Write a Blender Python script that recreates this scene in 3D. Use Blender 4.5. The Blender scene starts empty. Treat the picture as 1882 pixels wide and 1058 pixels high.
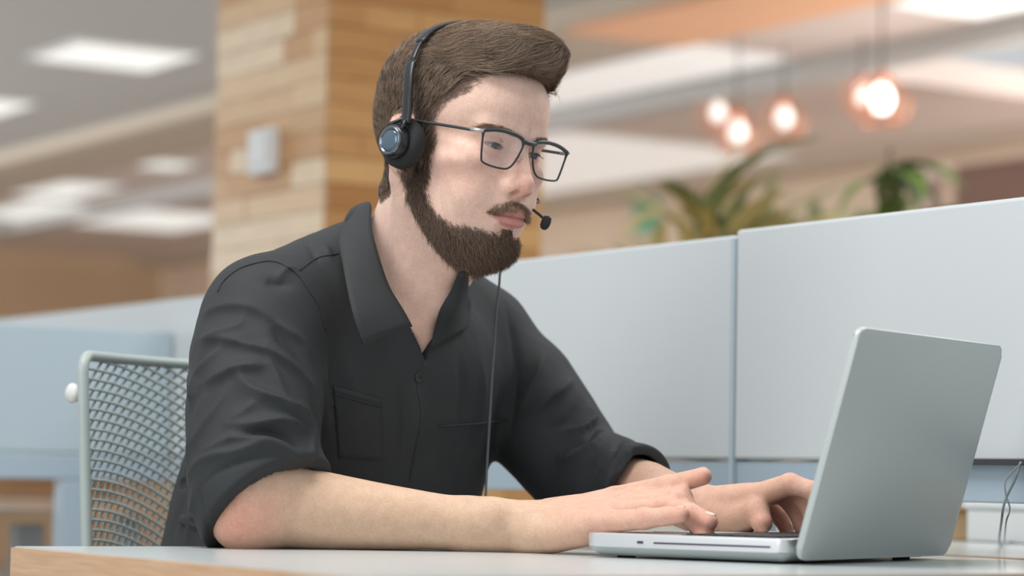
import bpy, bmesh, math, random
import numpy as np
from mathutils import Vector, Matrix

# ------------------------------------------------------------------ camera
FOC, PITCH, ROLL, CAMZ = 4617.0, 0.075, 0.0188, 0.8162     # focal length in pixels of the 1882 px frame
scene = bpy.context.scene
cam_data = bpy.data.cameras.new('camera')
cam_data.sensor_width = 36.0
cam_data.lens = FOC * 36.0 / 1882.0
cam_data.clip_start, cam_data.clip_end = 0.05, 200
cam_data.dof.use_dof = True
cam_data.dof.focus_distance = 2.56
cam_data.dof.aperture_fstop = 3.6
cam = bpy.data.objects.new('camera', cam_data)
scene.collection.objects.link(cam)
cam.matrix_world = (Matrix.Translation((0, 0, CAMZ)) @ Matrix.Rotation(math.pi / 2 + PITCH, 4, 'X')
                    @ Matrix.Rotation(ROLL, 4, 'Z'))
scene.camera = cam

# ------------------------------------------------------------------ daylight
world = bpy.data.worlds.new('daylight')
world.use_nodes = True
scene.world = world
wb = world.node_tree.nodes['Background']
wb.inputs[0].default_value = (0.96, 0.985, 1.0, 1)
wb.inputs[1].default_value = 0.62

def area(name, loc, target, sx, sy, energy, col=(1, 1, 1)):
    l = bpy.data.lights.new(name, 'AREA')
    l.shape, l.size, l.size_y, l.energy, l.color = 'RECTANGLE', sx, sy, energy, col
    o = bpy.data.objects.new(name, l)
    scene.collection.objects.link(o)
    o.location = loc
    o.rotation_euler = (Vector(target) - Vector(loc)).to_track_quat('-Z', 'Y').to_euler()
    return o
# the glazed facade behind and left of the camera, and the ceiling lamps over the desks
area('window_or_fill_light', (-2.8, -0.6, 2.3), (-0.1, 2.7, 1.0), 2.6, 1.9, 52, (0.97, 0.985, 1.0))
area('ceiling_lamp_light', (-0.6, 2.1, 2.66), (-0.6, 2.1, 0.0), 1.2, 0.6, 36, (1.0, 0.98, 0.95))
area('ceiling_lamp_light', (1.3, 3.6, 2.66), (1.3, 3.6, 0.0), 1.2, 0.6, 26, (1.0, 0.98, 0.95))
# fill lamps added left and right out of view to brighten the far hall
area('window_or_fill_light', (-6.9, 12.0, 1.5), (-1.0, 14.5, 2.0), 8.0, 2.0, 215, (1.0, 0.99, 0.97))
area('window_or_fill_light', (4.6, 8.6, 1.5), (1.5, 13.0, 2.0), 3.0, 2.0, 300, (1.0, 0.97, 0.94))


scene.view_settings.view_transform = 'Standard'
scene.view_settings.look = 'None'
scene.view_settings.exposure = 0.0
scene.view_settings.gamma = 1.0
scene.view_settings.use_curve_mapping = False
try:
    scene.cycles.use_denoising = True
    scene.cycles.max_bounces = 8
    scene.cycles.transparent_max_bounces = 16
    scene.cycles.sample_clamp_indirect = 6
except Exception:
    pass

# ------------------------------------------------------------------ helpers
RNG = np.random.default_rng(7)
random.seed(7)
COL = scene.collection
UD = np.array([0.8404, 0.5419, 0.0])      # the two directions of the room's grid
VD = np.array([-0.5419, 0.8404, 0.0])

def ray(px, py):
    du, dv = px - 941.0, py - 529.0
    cr, sr = math.cos(ROLL), math.sin(ROLL)
    u, v = du * cr + dv * sr, -du * sr + dv * cr
    c, s = math.cos(PITCH), math.sin(PITCH)
    zz, x = -v / FOC, u / FOC
    return np.array([x, c - zz * s, s + zz * c])
def Pd(px, py, d):
    r = ray(px, py)
    return np.array([0, 0, CAMZ]) + r * (d / r[1])
def Pz(px, py, z):
    r = ray(px, py)
    return np.array([0, 0, CAMZ]) + r * ((z - CAMZ) / r[2])
def uvw(u, v, z=0.0):
    return UD * u + VD * v + np.array([0, 0, z])

def srgb(r, g, b):
    return tuple((((c / 255) / 12.92) if c / 255 <= 0.04045 else ((c / 255 + 0.055) / 1.055) ** 2.4) for c in (r, g, b)) + (1.0,)

def mat(name, col, rough=0.5, metal=0.0, spec=0.5, noise=None, bump=None, emit=None, sss=None, coat=0):
    """principled material; noise=(scale, amount) varies the colour, bump=(scale, strength) gives fine relief"""
    m = bpy.data.materials.new(name)
    m.use_nodes = True
    nt = m.node_tree
    b = nt.nodes['Principled BSDF']
    b.inputs['Base Color'].default_value = col
    b.inputs['Roughness'].default_value = rough
    b.inputs['Metallic'].default_value = metal
    b.inputs['Specular IOR Level'].default_value = spec
    if coat:
        b.inputs['Coat Weight'].default_value = coat
        b.inputs['Coat Roughness'].default_value = 0.15
    if emit:
        b.inputs['Emission Color'].default_value = emit[0]
        b.inputs['Emission Strength'].default_value = emit[1]
    tc = nt.nodes.new('ShaderNodeTexCoord')
    if noise:
        n = nt.nodes.new('ShaderNodeTexNoise')
        n.inputs['Scale'].default_value = noise[0]
        n.inputs['Detail'].default_value = 5
        nt.links.new(tc.outputs['Object'], n.inputs['Vector'])
        mx = nt.nodes.new('ShaderNodeMix')
        mx.data_type = 'RGBA'
        mx.inputs[6].default_value = tuple(c * (1 - noise[1]) for c in col[:3]) + (1,)
        mx.inputs[7].default_value = tuple(min(1, c * (1 + noise[1])) for c in col[:3]) + (1,)
        nt.links.new(n.outputs['Fac'], mx.inputs[0])
        nt.links.new(mx.outputs[2], b.inputs['Base Color'])
    if bump:
        n2 = nt.nodes.new('ShaderNodeTexNoise')
        n2.inputs['Scale'].default_value = bump[0]
        n2.inputs['Detail'].default_value = 4
        nt.links.new(tc.outputs['Object'], n2.inputs['Vector'])
        bp = nt.nodes.new('ShaderNodeBump')
        bp.inputs['Strength'].default_value = bump[1]
        bp.inputs['Distance'].default_value = 0.002
        nt.links.new(n2.outputs['Fac'], bp.inputs['Height'])
        nt.links.new(bp.outputs['Normal'], b.inputs['Normal'])
    if sss:
        b.inputs['Subsurface Weight'].default_value = sss
        b.inputs['Subsurface Radius'].default_value = (0.012, 0.004, 0.002)
        b.inputs['Subsurface Scale'].default_value = 0.5
    return m

def attr_colour(m, attr='Col'):
    """take the base colour from a colour attribute of the mesh"""
    nt = m.node_tree
    a = nt.nodes.new('ShaderNodeAttribute')
    a.attribute_name = attr
    b = nt.nodes['Principled BSDF']
    nt.links.new(a.outputs['Color'], b.inputs['Base Color'])
    return m

def wood_mat(name, c0, c1, scale=6.0, stretch=(1, 1, 12), rough=0.5):
    m = bpy.data.materials.new(name)
    m.use_nodes = True
    nt = m.node_tree
    b = nt.nodes['Principled BSDF']
    b.inputs['Roughness'].default_value = rough
    tc = nt.nodes.new('ShaderNodeTexCoord')
    mp = nt.nodes.new('ShaderNodeMapping')
    mp.inputs['Scale'].default_value = stretch
    n = nt.nodes.new('ShaderNodeTexNoise')
    n.inputs['Scale'].default_value = scale
    n.inputs['Detail'].default_value = 6
    r = nt.nodes.new('ShaderNodeValToRGB')
    r.color_ramp.elements[0].position, r.color_ramp.elements[1].position = 0.3, 0.7
    r.color_ramp.elements[0].color, r.color_ramp.elements[1].color = c0, c1
    nt.links.new(tc.outputs['Object'], mp.inputs[0])
    nt.links.new(mp.outputs[0], n.inputs['Vector'])
    nt.links.new(n.outputs['Fac'], r.inputs[0])
    nt.links.new(r.outputs[0], b.inputs['Base Color'])
    return m

def tag(o, label=None, cat=None, group=None, kind=None):
    if label: o['label'] = label
    if cat: o['category'] = cat
    if group: o['group'] = group
    if kind: o['kind'] = kind
    return o

def mesh_obj(name, verts, faces, material, parent=None, smooth=False):
    me = bpy.data.meshes.new(name)
    me.from_pydata([tuple(float(c) for c in v) for v in verts], [], [tuple(f) for f in faces])
    me.update()
    if smooth:
        me.polygons.foreach_set('use_smooth', [True] * len(me.polygons))
    o = bpy.data.objects.new(name, me)
    COL.objects.link(o)
    if material: me.materials.append(material)
    if parent is not None: o.parent = parent
    return o

def empty(name, loc=(0, 0, 0)):
    o = bpy.data.objects.new(name, None)
    o.empty_display_size = 0.05
    COL.objects.link(o)
    o.location = loc
    return o

def keep(o, parent):
    """parent without moving (parents here are empties that are only translated)"""
    o.parent = parent
    o.matrix_parent_inverse = Matrix.Translation(parent.location).inverted()
    return o

def sub_part(o, part):
    """hang o under a part that itself hangs under the same empty"""
    o.parent = part; o.matrix_parent_inverse = Matrix.Identity(4)
    return o

def bm_obj(name, bm, material, parent=None, smooth=False, bevel=0.0, segs=2):
    if bevel:
        bmesh.ops.bevel(bm, geom=list(bm.edges), offset=bevel, segments=segs, affect='EDGES', profile=0.5)
    bmesh.ops.recalc_face_normals(bm, faces=list(bm.faces))
    me = bpy.data.meshes.new(name)
    bm.to_mesh(me)
    bm.free()
    if smooth:
        me.polygons.foreach_set('use_smooth', [True] * len(me.polygons))
    o = bpy.data.objects.new(name, me)
    COL.objects.link(o)
    if material: me.materials.append(material)
    if parent is not None: keep(o, parent)
    return o

def prism(name, corners, z0, z1, material, parent=None, bevel=0.0, smooth=False, segs=2):
    """corners: plan polygon [(x, y)...]"""
    bm = bmesh.new()
    lo = [bm.verts.new((c[0], c[1], z0)) for c in corners]
    hi = [bm.verts.new((c[0], c[1], z1)) for c in corners]
    n = len(corners)
    bm.faces.new(lo[::-1]); bm.faces.new(hi)
    for i in range(n):
        bm.faces.new((lo[i], lo[(i + 1) % n], hi[(i + 1) % n], hi[i]))
    return bm_obj(name, bm, material, parent, smooth, bevel, segs)

def ubox(name, u0, u1, v0, v1, z0, z1, material, parent=None, bevel=0.0):
    c = [uvw(u0, v0), uvw(u1, v0), uvw(u1, v1), uvw(u0, v1)]
    return prism(name, c, z0, z1, material, parent, bevel)

def catmull(pts, n=8):
    pts = [np.asarray(p, float) for p in pts]
    if len(pts) < 3:
        return [pts[0] + (pts[1] - pts[0]) * t for t in np.linspace(0, 1, n)]
    P = [2 * pts[0] - pts[1]] + pts + [2 * pts[-1] - pts[-2]]
    out = []
    for i in range(1, len(P) - 2):
        for t in np.linspace(0, 1, n, endpoint=False):
            a, b, c, d = P[i - 1], P[i], P[i + 1], P[i + 2]
            out.append(0.5 * ((2 * b) + (c - a) * t + (2 * a - 5 * b + 4 * c - d) * t * t + (3 * b - a - 3 * c + d) * t ** 3))
    out.append(pts[-1])
    return out

def sweep_data(path, radius, sides=8, up=None, flat=None):
    """verts, faces of a tube along path; radius a number or list; flat=(w, h) gives a flattened section"""
    path = [np.asarray(p, float) for p in path]
    n = len(path)
    rad = radius if hasattr(radius, '__len__') else [radius] * n
    T = [path[min(i + 1, n - 1)] - path[max(i - 1, 0)] for i in range(n)]
    T = [t / (np.linalg.norm(t) + 1e-9) for t in T]
    ref = np.asarray(up if up is not None else ((0, 0, 1) if abs(T[0][2]) < 0.9 else (1, 0, 0)), float)
    verts, faces = [], []
    N = ref - T[0] * (ref @ T[0]); N /= np.linalg.norm(N) + 1e-9
    for i in range(n):
        if up is not None:
            N = np.asarray(up, float)
        N = N - T[i] * (N @ T[i]); N /= np.linalg.norm(N) + 1e-9
        B = np.cross(T[i], N)
        for k in range(sides):
            a = 2 * math.pi * (k + 0.5) / sides
            w, h = (flat if flat else (1, 1))
            verts.append(path[i] + rad[i] * (N * math.sin(a) * h + B * math.cos(a) * w))
    for i in range(n - 1):
        for k in range(sides):
            a, b = i * sides + k, i * sides + (k + 1) % sides
            faces.append((a, b, b + sides, a + sides))
    faces.append(tuple(range(sides))[::-1])
    faces.append(tuple((n - 1) * sides + k for k in range(sides)))
    return verts, faces
def sweep(name, path, radius, material, parent=None, sides=8, up=None, flat=None, smooth=True):
    v, f = sweep_data(path, radius, sides, up, flat)
    o = mesh_obj(name, v, f, material, None, smooth)
    if parent is not None: keep(o, parent)
    return o

def lathe_data(profile, origin, axis, n=32):
    """profile [(r, h)...] turned around axis at origin"""
    axis = np.asarray(axis, float); axis /= np.linalg.norm(axis)
    ref = np.array([0, 0, 1.0]) if abs(axis[2]) < 0.9 else np.array([1.0, 0, 0])
    A = np.cross(ref, axis); A /= np.linalg.norm(A)
    B = np.cross(axis, A)
    v, f = [], []
    for (r, h) in profile:
        for k in range(n):
            a = 2 * math.pi * k / n
            v.append(np.asarray(origin) + axis * h + (A * math.cos(a) + B * math.sin(a)) * r)
    for i in range(len(profile) - 1):
        for k in range(n):
            a, b = i * n + k, i * n + (k + 1) % n
            f.append((a, b, b + n, a + n))
    f.append(tuple(range(n))[::-1]); f.append(tuple((len(profile) - 1) * n + k for k in range(n)))
    return v, f
def lathe(name, profile, origin, axis, material, parent=None, n=32, smooth=True):
    v, f = lathe_data(profile, origin, axis, n)
    o = mesh_obj(name, v, f, material, None, smooth)
    if parent is not None: keep(o, parent)
    return o
def auto_smooth(o, deg=35):
    me = o.data
    me.polygons.foreach_set('use_smooth', [True] * len(me.polygons))
    try: me.set_sharp_from_angle(angle=math.radians(deg))
    except Exception: pass
    return o
# ================================================================== the room
M = {}
M['ceiling'] = mat('painted ceiling', srgb(194, 193, 191), 0.9, noise=(0.6, 0.03))
M['ceiling_warm'] = mat('warm painted ceiling', srgb(224, 208, 200), 0.9, noise=(0.6, 0.03))
M['bulkhead'] = mat('cream bulkhead', srgb(205, 192, 176), 0.8, noise=(2, 0.03))
M['bulkhead_brown'] = mat('brown soffit', srgb(196, 180, 163), 0.8, noise=(2, 0.05))
M['carpet'] = mat('grey carpet', srgb(190, 186, 182), 0.95, noise=(60, 0.12), bump=(400, 0.5))
M['wall_tan'] = mat('tan wall paint', srgb(224, 202, 180), 0.85, noise=(1.5, 0.04))
M['wall_brown'] = mat('brown wall cladding', srgb(198, 170, 140), 0.8, noise=(1.5, 0.08))
M['lamp'] = mat('lamp diffuser', (0.9, 0.9, 0.88, 1), 0.6, emit=((0.97, 1.0, 0.97, 1), 0.60))
M['glow_ceiling'] = mat('glowing bright ceiling', (0.9, 0.88, 0.86, 1), 0.6, emit=((1.0, 0.985, 0.97, 1), 0.36))  # stands for bright-lit ceiling, its brightness put in as glow
M['white_metal'] = mat('white painted metal', srgb(225, 226, 226), 0.4, noise=(5, 0.02))
M['dark'] = mat('dark plastic', srgb(60, 62, 64), 0.5, noise=(20, 0.06))
M['orange'] = mat('orange ceiling raft', srgb(240, 186, 150), 0.8, noise=(2, 0.06))
M['pink'] = mat('pale pink raft', srgb(226, 196, 184), 0.8, noise=(2, 0.04))
CEIL = CAMZ + 1.863

def structure(o):
    o['kind'] = 'structure'
    return o
structure(ubox('floor', -6, 9.4, -8, 20.3, -0.1, 0, M['carpet']))
structure(ubox('ceiling', 3.3, 7.02, 6.4, 20.3, CEIL, CEIL + 0.2, M['ceiling']))
structure(ubox('ceiling_bay', 6.15, 7.02, 6.4, 20, CEIL - 0.03, CEIL - 0.001, M['ceiling_warm']))
structure(ubox('ceiling_far_bay', 7.02, 9.3, 8.6, 20, CEIL - 0.03, CEIL + 0.1, M['ceiling_warm']))
structure(ubox('wall_back', 9.3, 9.5, 1.0, 20.3, 0, CEIL, M['wall_tan']))
structure(ubox('wall_end', 2.5, 9.4, 20.1, 20.3, 0, CEIL, M['wall_brown']))
structure(ubox('trim_1', 5.46, 5.56, 6.4, 20, CEIL - 0.07, CEIL, M['bulkhead']))
structure(ubox('trim_2', 5.56, 6.15, 6.4, 20, CEIL - 0.06, CEIL, M['bulkhead_brown']))
structure(ubox('trim_3', 6.90, 7.02, 6.4, 20, CEIL - 0.12, CEIL - 0.03, M['ceiling']))
structure(ubox('trim_4', 9.0, 9.3, 8.6, 20, CEIL - 0.10, CEIL - 0.03, M['bulkhead_brown']))

def ceiling_light(u0, u1, v0, v1, label, z=CEIL, m='lamp', group='ceiling lights'):
    t = empty('ceiling_light', uvw((u0 + u1) / 2, (v0 + v1) / 2, z))
    tag(t, label, 'ceiling light', group)
    fr = 0.02
    for a in ((u0, u1, v0, v0 + fr), (u0, u1, v1 - fr, v1), (u0, u0 + fr, v0 + fr, v1 - fr), (u1 - fr, u1, v0 + fr, v1 - fr)):
        ubox('frame', *a, z - 0.014, z, M['white_metal'], t)
    ubox('diffuser', u0 + fr, u1 - fr, v0 + fr, v1 - fr, z - 0.010, z, M[m], t)
    return t
# first panel found from its four corners in view
pu = float(np.dot([-1.902, 10.803, 0], UD)); pv = float(np.dot([-1.902, 10.803, 0], VD))
ceiling_light(pu, pu + 0.6, pv, pv + 0.6, 'square ceiling light panel nearest the wooden pillar, upper left')
ceiling_light(pu, pu + 0.6, pv + 1.9, pv + 2.5, 'square ceiling light panel cut off by the left picture edge')
ceiling_light(6.25, 6.85, 8.4, 12.4, 'long bright-lit ceiling strip, set glowing, above the quiff of hair', CEIL - 0.03, 'glow_ceiling')
ceiling_light(7.1, 8.9, 10.9, 15.2, 'widest bright-lit ceiling area, set glowing, over the far tan wall', CEIL - 0.03, 'glow_ceiling')
ceiling_light(6.5, 8.2, 16.1, 17.5, 'long far ceiling light low at the left', CEIL - 0.03)
ceiling_light(6.2, 6.65, 14.9, 15.9, 'far ceiling light above the long one at the left', CEIL - 0.03)
ceiling_light(6.2, 6.5, 13.5, 13.9, 'smallest far ceiling light beside the wooden pillar', CEIL - 0.03)
ceiling_light(6.3, 6.8, 6.6, 7.2, 'bright ceiling light in the upper right corner', CEIL - 0.03)


t = tag(ubox('ceiling_raft', 5.56, 6.12, 6.6, 8.25, CEIL - 0.09, CEIL - 0.062, M['orange'], bevel=0.004), 'orange ceiling raft at the top edge right of the head', 'ceiling raft')
t = tag(ubox('ceiling_raft', 5.57, 6.12, 6.41, 6.58, CEIL - 0.10, CEIL - 0.075, M['pink'], bevel=0.004), 'pale pink ceiling raft in the top right corner', 'ceiling raft')

# ---- pillar clad in wooden boards, square, standing on the grid
PW = 0.56
pc = Pd(603, 300, 5.45)
pu0, pv0 = float(pc @ UD), float(pc @ VD)
M['pillar_core'] = mat('pillar core', srgb(120, 90, 60), 0.9, noise=(4, 0.05))
pil = empty('pillar', uvw(pu0 + PW / 2, pv0 + PW / 2))
tag(pil, 'square pillar clad in honey coloured wooden boards behind the man', 'pillar')
ubox('core', pu0 + 0.014, pu0 + PW - 0.014, pv0 + 0.014, pv0 + PW - 0.014, 0, CEIL - 0.001, M['pillar_core'], pil)
tones = [srgb(230, 198, 158), srgb(216, 174, 128), srgb(240, 216, 184), srgb(208, 160, 112), srgb(224, 188, 146)]
board_mats = [wood_mat('board wood %d' % i, tuple(c * 0.86 for c in t[:3]) + (1,), tuple(min(1, c * 1.08) for c in t[:3]) + (1,), 5, (2, 2, 26)) for i, t in enumerate(tones)]
tones_shaded = [srgb(196, 146, 88), srgb(184, 132, 74), srgb(206, 160, 102), srgb(174, 120, 64), srgb(192, 140, 84)]  # same cladding, the darker faces' shade put into the board colours
board_mats_shaded = [wood_mat('board wood shaded %d' % i, tuple(c * 0.86 for c in t[:3]) + (1,), tuple(min(1, c * 1.08) for c in t[:3]) + (1,), 5, (2, 2, 26)) for i, t in enumerate(tones_shaded)]
BH = 0.058
rows = int(CEIL / BH)
rb = random.Random(4)
for i in range(rows + 1):
    z0, z1 = i * BH + 0.0012, min((i + 1) * BH - 0.0012, CEIL - 0.002)
    if z1 - z0 < 0.01: continue
    for face in range(4):
        cuts = sorted(rb.sample([0.15, 0.3, 0.4, 0.55, 0.7, 0.85], rb.choice((1, 1, 2)))) if face < 2 else []
        ed = [0.0] + [c * PW for c in cuts] + [PW]
        if face > 1 and i % 6: continue
        spans = [(p + (0.001 if p > 0 else 0), q_ - (0.001 if q_ < PW else 0)) for p, q_ in zip(ed[:-1], ed[1:])]
        for (a, b) in spans:
            e = rb.uniform(0, 0.0025)
            if face == 0: args = (pu0 - e, pu0 + 0.0135, pv0 + max(a, 0.0136), pv0 + b)
            elif face == 1: args = (pu0 + a, pu0 + b, pv0 - e, pv0 + 0.0135)
            elif face == 2: args = (pu0 + PW - 0.0135, pu0 + PW + e, pv0 + max(a, 0.0136), pv0 + min(b, PW - 0.0136))
            else: args = (pu0 + a, pu0 + b, pv0 + PW - 0.0135, pv0 + PW + e)
            ubox('board', *args, z0, z1 if face < 2 else min(z0 + 6 * BH - 0.0024, CEIL - 0.002), rb.choice(board_mats if face in (0, 3) else board_mats_shaded), pil)
# white thermostat on the left face
tp = Pd(472, 278, 5.66)
tv = float(tp @ VD)
th = empty('thermostat', uvw(pu0, tv, tp[2])); tag(th, 'small white wall box mounted on the wooden pillar', 'wall box')
ubox('casing', pu0 - 0.034, pu0 - 0.003, tv - 0.055, tv + 0.055, tp[2] - 0.052, tp[2] + 0.052, M['white_metal'], th, 0.006)
ubox('cover', pu0 - 0.038, pu0 - 0.0345, tv - 0.042, tv + 0.042, tp[2] - 0.03, tp[2] + 0.042, M['white_metal'], th, 0.0015)

# ---- partition screens between the desks
M['screen'] = mat('pale grey screen', srgb(203, 210, 213), 0.45, noise=(3, 0.015), spec=0.4)
M['screen_blue'] = mat('blue grey screen', srgb(178, 194, 203), 0.45, noise=(3, 0.015), spec=0.4)
M['rail'] = mat('blue grey rail', srgb(166, 184, 197), 0.4, noise=(5, 0.02))
def screen(u0, u1, v0, v1, top, label, m, long_v=True, n_posts=()):
    t = empty('partition_screen', uvw((u0 + u1) / 2, (v0 + v1) / 2))
    tag(t, label, 'partition screen', 'desk partition screens')
    ubox('panel', u0, u1, v0, v1, 0.842, top, M[m], t, 0.004)
    ubox('lower_rail', u0 + 0.004, u1 - 0.004, v0, v1, 0.798, 0.8405, M['rail'], t, 0.002)
    for (pa, pb) in n_posts:
        c = uvw(pa, pb)
        ubox('foot', pa - 0.02, pa + 0.02, pb - 0.02, pb + 0.02, 0, 0.797, M['rail'], t)
    return t
s1 = screen(1.885, 1.915, 2.428, 5.2, 1.116, 'pale partition screen behind the man, left of the joint', 'screen', n_posts=((1.90, 3.9), (1.90, 5.0)))
s2 = screen(1.885, 1.915, 0.9, 2.420, 1.122, 'pale partition screen right of the joint, behind the laptop', 'screen', n_posts=((1.90, 2.40), (1.90, 1.0)))
ubox('joint_post', 1.8835, 1.9165, 2.4202, 2.4278, 0.80, 1.112, M['screen_blue'], s1)
ubox('cable_slot', 1.876, 1.8845, 0.95, 2.19, 0.838, 0.8445, M['dark'], s2)
s3 = screen(0.95, 1.876, 4.0, 4.03, 1.058, 'blue grey partition screen behind the mesh chair', 'screen_blue', False, n_posts=((1.2, 4.0149), (1.7, 4.0149)))

# ---- desks of the neighbours
M['laminate'] = mat('pale grey laminate', srgb(196, 202, 203), 0.22, noise=(3, 0.015), spec=0.5)
M['edge'] = wood_mat('wood edge band', srgb(196, 158, 122), srgb(214, 178, 144), 5, (3, 3, 60))
M['leg'] = mat('grey desk leg', srgb(150, 154, 156), 0.4, noise=(5, 0.03))
def desk(u0, u1, v0, v1, label, top=0.74, th=0.032):
    t = empty('desk', uvw((u0 + u1) / 2, (v0 + v1) / 2))
    tag(t, label, 'desk', 'office desks')
    e = 0.003
    ubox('desktop', u0 + e, u1 - e, v0 + e, v1 - e, top - th, top, M['laminate'], t)
    for nm, a in (('edge_band', (u0, u1, v0, v0 + e)), ('edge_band', (u0, u1, v1 - e, v1)), ('edge_band', (u0, u0 + e, v0 + e, v1 - e)), ('edge_band', (u1 - e, u1, v0 + e, v1 - e))):
        ubox(nm, *a, top - th, top - 0.0012, M['edge'], t)
    for lu in (u0 + 0.06, u1 - 0.11):
        for lv in (v0 + 0.06, v1 - 0.11):
            ubox('leg', lu, lu + 0.05, lv, lv + 0.05, 0, top - th, M['leg'], t, 0.004)
    return t
desk(1.93, 2.62, 0.6, 3.4, 'neighbouring desk on the far side of the partition screens')
desk(1.93, 2.60, 5.5, 7.0, 'neighbouring desk beyond the pale screen, left of the pillar')
desk(0.7, 1.86, 4.3, 5.9, 'neighbouring desk behind the blue grey screen at the left', 0.741, 0.026)
# things on and around the neighbours' desks
M['box_tan'] = mat('tan cardboard', srgb(196, 166, 128), 0.8, noise=(8, 0.05))
M['paper'] = mat('white paper', srgb(226, 228, 228), 0.7, noise=(8, 0.02))
M['wood_dark'] = wood_mat('brown wood', srgb(140, 98, 60), srgb(170, 126, 82), 5, (2, 2, 20))
M['black_fabric'] = mat('black fabric', srgb(50, 50, 54), 0.8, noise=(40, 0.1))

def open_box(name, c, w, d, h, rot, m, m2, label, cat):
    """a drawer-like low box with a recessed front and a lid edge"""
    t = empty(name, c); tag(t, label, cat)
    def bx(nm, x0, x1, y0, y1, z0, z1, mm, bv=0.003):
        cs = [(x0, y0), (x1, y0), (x1, y1), (x0, y1)]
        ca, sa = math.cos(rot), math.sin(rot)
        cs = [(c[0] + a * ca - b * sa, c[1] + a * sa + b * ca) for a, b in cs]
        return prism(nm, cs, c[2] + z0, c[2] + z1, mm, t, bv)
    bx('body', -w / 2, w / 2, -d / 2, d / 2, 0, h * 0.8, m)
    bx('lid', -w / 2 - 0.004, w / 2 + 0.004, -d / 2 - 0.004, d / 2 + 0.004, h * 0.8 + 0.0005, h, m2)
    return t
open_box('paper_tray', np.array([0.76, 3.42, 0.7405]), 0.22, 0.16, 0.055, 0.5, M['paper'], M['paper'], 'white paper tray on the far desk, seen right of the laptop', 'tray')
open_box('document_box', np.array([0.62, 3.55, 0.7405]), 0.10, 0.14, 0.05, 0.5, M['box_tan'], M['box_tan'], 'tan document box beside the white paper tray', 'box')
open_box('wooden_box', Pz(60, 915, 0.7405), 0.42, 0.10, 0.05, 0.1, M['wood_dark'], M['wood_dark'], 'brown wooden box on the neighbouring desk at the left', 'box')
# thin grey cables looped over the rail at the right
M['cable_grey'] = mat('grey cable', srgb(128, 136, 140), 0.5, noise=(30, 0.05))
pts = catmull([Pd(1876, 848, 2.62), Pd(1866, 880, 2.615), Pd(1848, 918, 2.61), Pd(1841, 955, 2.60), Pz(1838, 1001, 0.7425), Pz(1860, 995, 0.7425), Pz(1900, 990, 0.7425)], 8)
tag(sweep('power_cable', pts, 0.0013, M['cable_grey'], sides=6), 'thin grey cable hanging from the rail and lying on the desk', 'cable')
pts = catmull([Pd(1878, 849, 2.615), Pd(1850, 880, 2.61), Pd(1848, 905, 2.605), Pd(1856, 935, 2.60), Pd(1849, 960, 2.60), Pz(1846, 999, 0.7425)], 8)
tag(sweep('power_cable', pts, 0.0009, M['cable_grey'], sides=6), 'thinner cable loop twisted beside the hanging grey cable', 'cable')

# ---- far furniture, sign, plants and pendants behind the screens
M['green'] = mat('green sign face', srgb(96, 170, 130), 0.5, noise=(10, 0.04))
sg = empty('wall_sign', uvw(9.27, 12.75, 2.0)); tag(sg, 'green sign on the far tan wall left of the plants', 'sign')
gp = Pd(1188, 388, 15.8); gv = float(gp @ VD)
ubox('board', 9.275, 9.299, gv - 0.15, gv + 0.15, gp[2] - 0.15, gp[2] + 0.15, M['white_metal'], sg, 0.004)
ubox('face', 9.27, 9.2745, gv - 0.135, gv + 0.135, gp[2] - 0.135, gp[2] + 0.135, M['green'], sg)
M['column'] = mat('pale pink column', srgb(222, 200, 190), 0.7, noise=(2, 0.03))
cp = Pd(1707, 300, 11.5); cu, cv = float(cp @ UD), float(cp @ VD)
col = empty('column', uvw(cu, cv)); tag(col, 'pale slim column at the right beside the dark brown cabinet', 'column')
ubox('shaft', cu - 0.05, cu + 0.05, cv - 0.05, cv + 0.05, 0.1, 2.2, M['column'], col, 0.01)
ubox('base', cu - 0.08, cu + 0.08, cv - 0.08, cv + 0.08, 0, 0.0995, M['column'], col, 0.01)
ubox('capital', cu - 0.08, cu + 0.08, cv - 0.08, cv + 0.08, 2.2005, 2.28, M['column'], col, 0.01)
M['cab'] = mat('dark brown cabinet', srgb(128, 98, 86), 0.7, noise=(4, 0.06))
kp = Pd(1836, 300, 11.0); ku, kv = float(kp @ UD), float(kp @ VD)
cab = empty('tall_cabinet', uvw(ku, kv)); tag(cab, 'dark brown tall cabinet at the right picture edge', 'cabinet')
ubox('body', ku - 0.15, ku + 0.5, kv - 0.9, kv + 0.12, 0, 2.22, M['cab'], cab, 0.004)
for k in range(2):
    dd = ubox('door', ku - 0.17, ku - 0.151, kv - 0.88 + 0.5 * k, kv - 0.40 + 0.5 * k, 0.06, 2.18, M['cab'], cab, 0.003)
    hd_ = ubox('handle', ku - 0.19, ku - 0.171, kv - 0.42 + 0.06 * k, kv - 0.40 + 0.06 * k, 1.0, 1.2, M['white_metal'], cab); sub_part(hd_, dd)
# low white shelf units with bright boxes
M['shelf'] = mat('white shelf', srgb(226, 224, 220), 0.6, noise=(3, 0.02))
for i, (px0, lab) in enumerate(((1560, 'white storage unit below the plants, left one'), (1690, 'white storage unit below the dark green plant'))):
    p = Pd(px0, 350, 9.0 + 0.7 * i); su, sv = float(p @ UD), float(p @ VD)
    t = empty('storage_unit', uvw(su, sv)); tag(t, lab, 'storage unit', 'white storage units')
    ubox('body', su, su + 0.35, sv - 0.20, sv + 0.12, 0, 1.68, M['shelf'], t, 0.004)
    ubox('top', su - 0.01, su + 0.36, sv - 0.21, sv + 0.13, 1.6805, 1.70, M['shelf'], t, 0.003)
    ubox('door', su - 0.016, su - 0.001, sv - 0.19, sv + 0.11, 0.05, 1.66, M['shelf'], t, 0.003)

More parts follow.
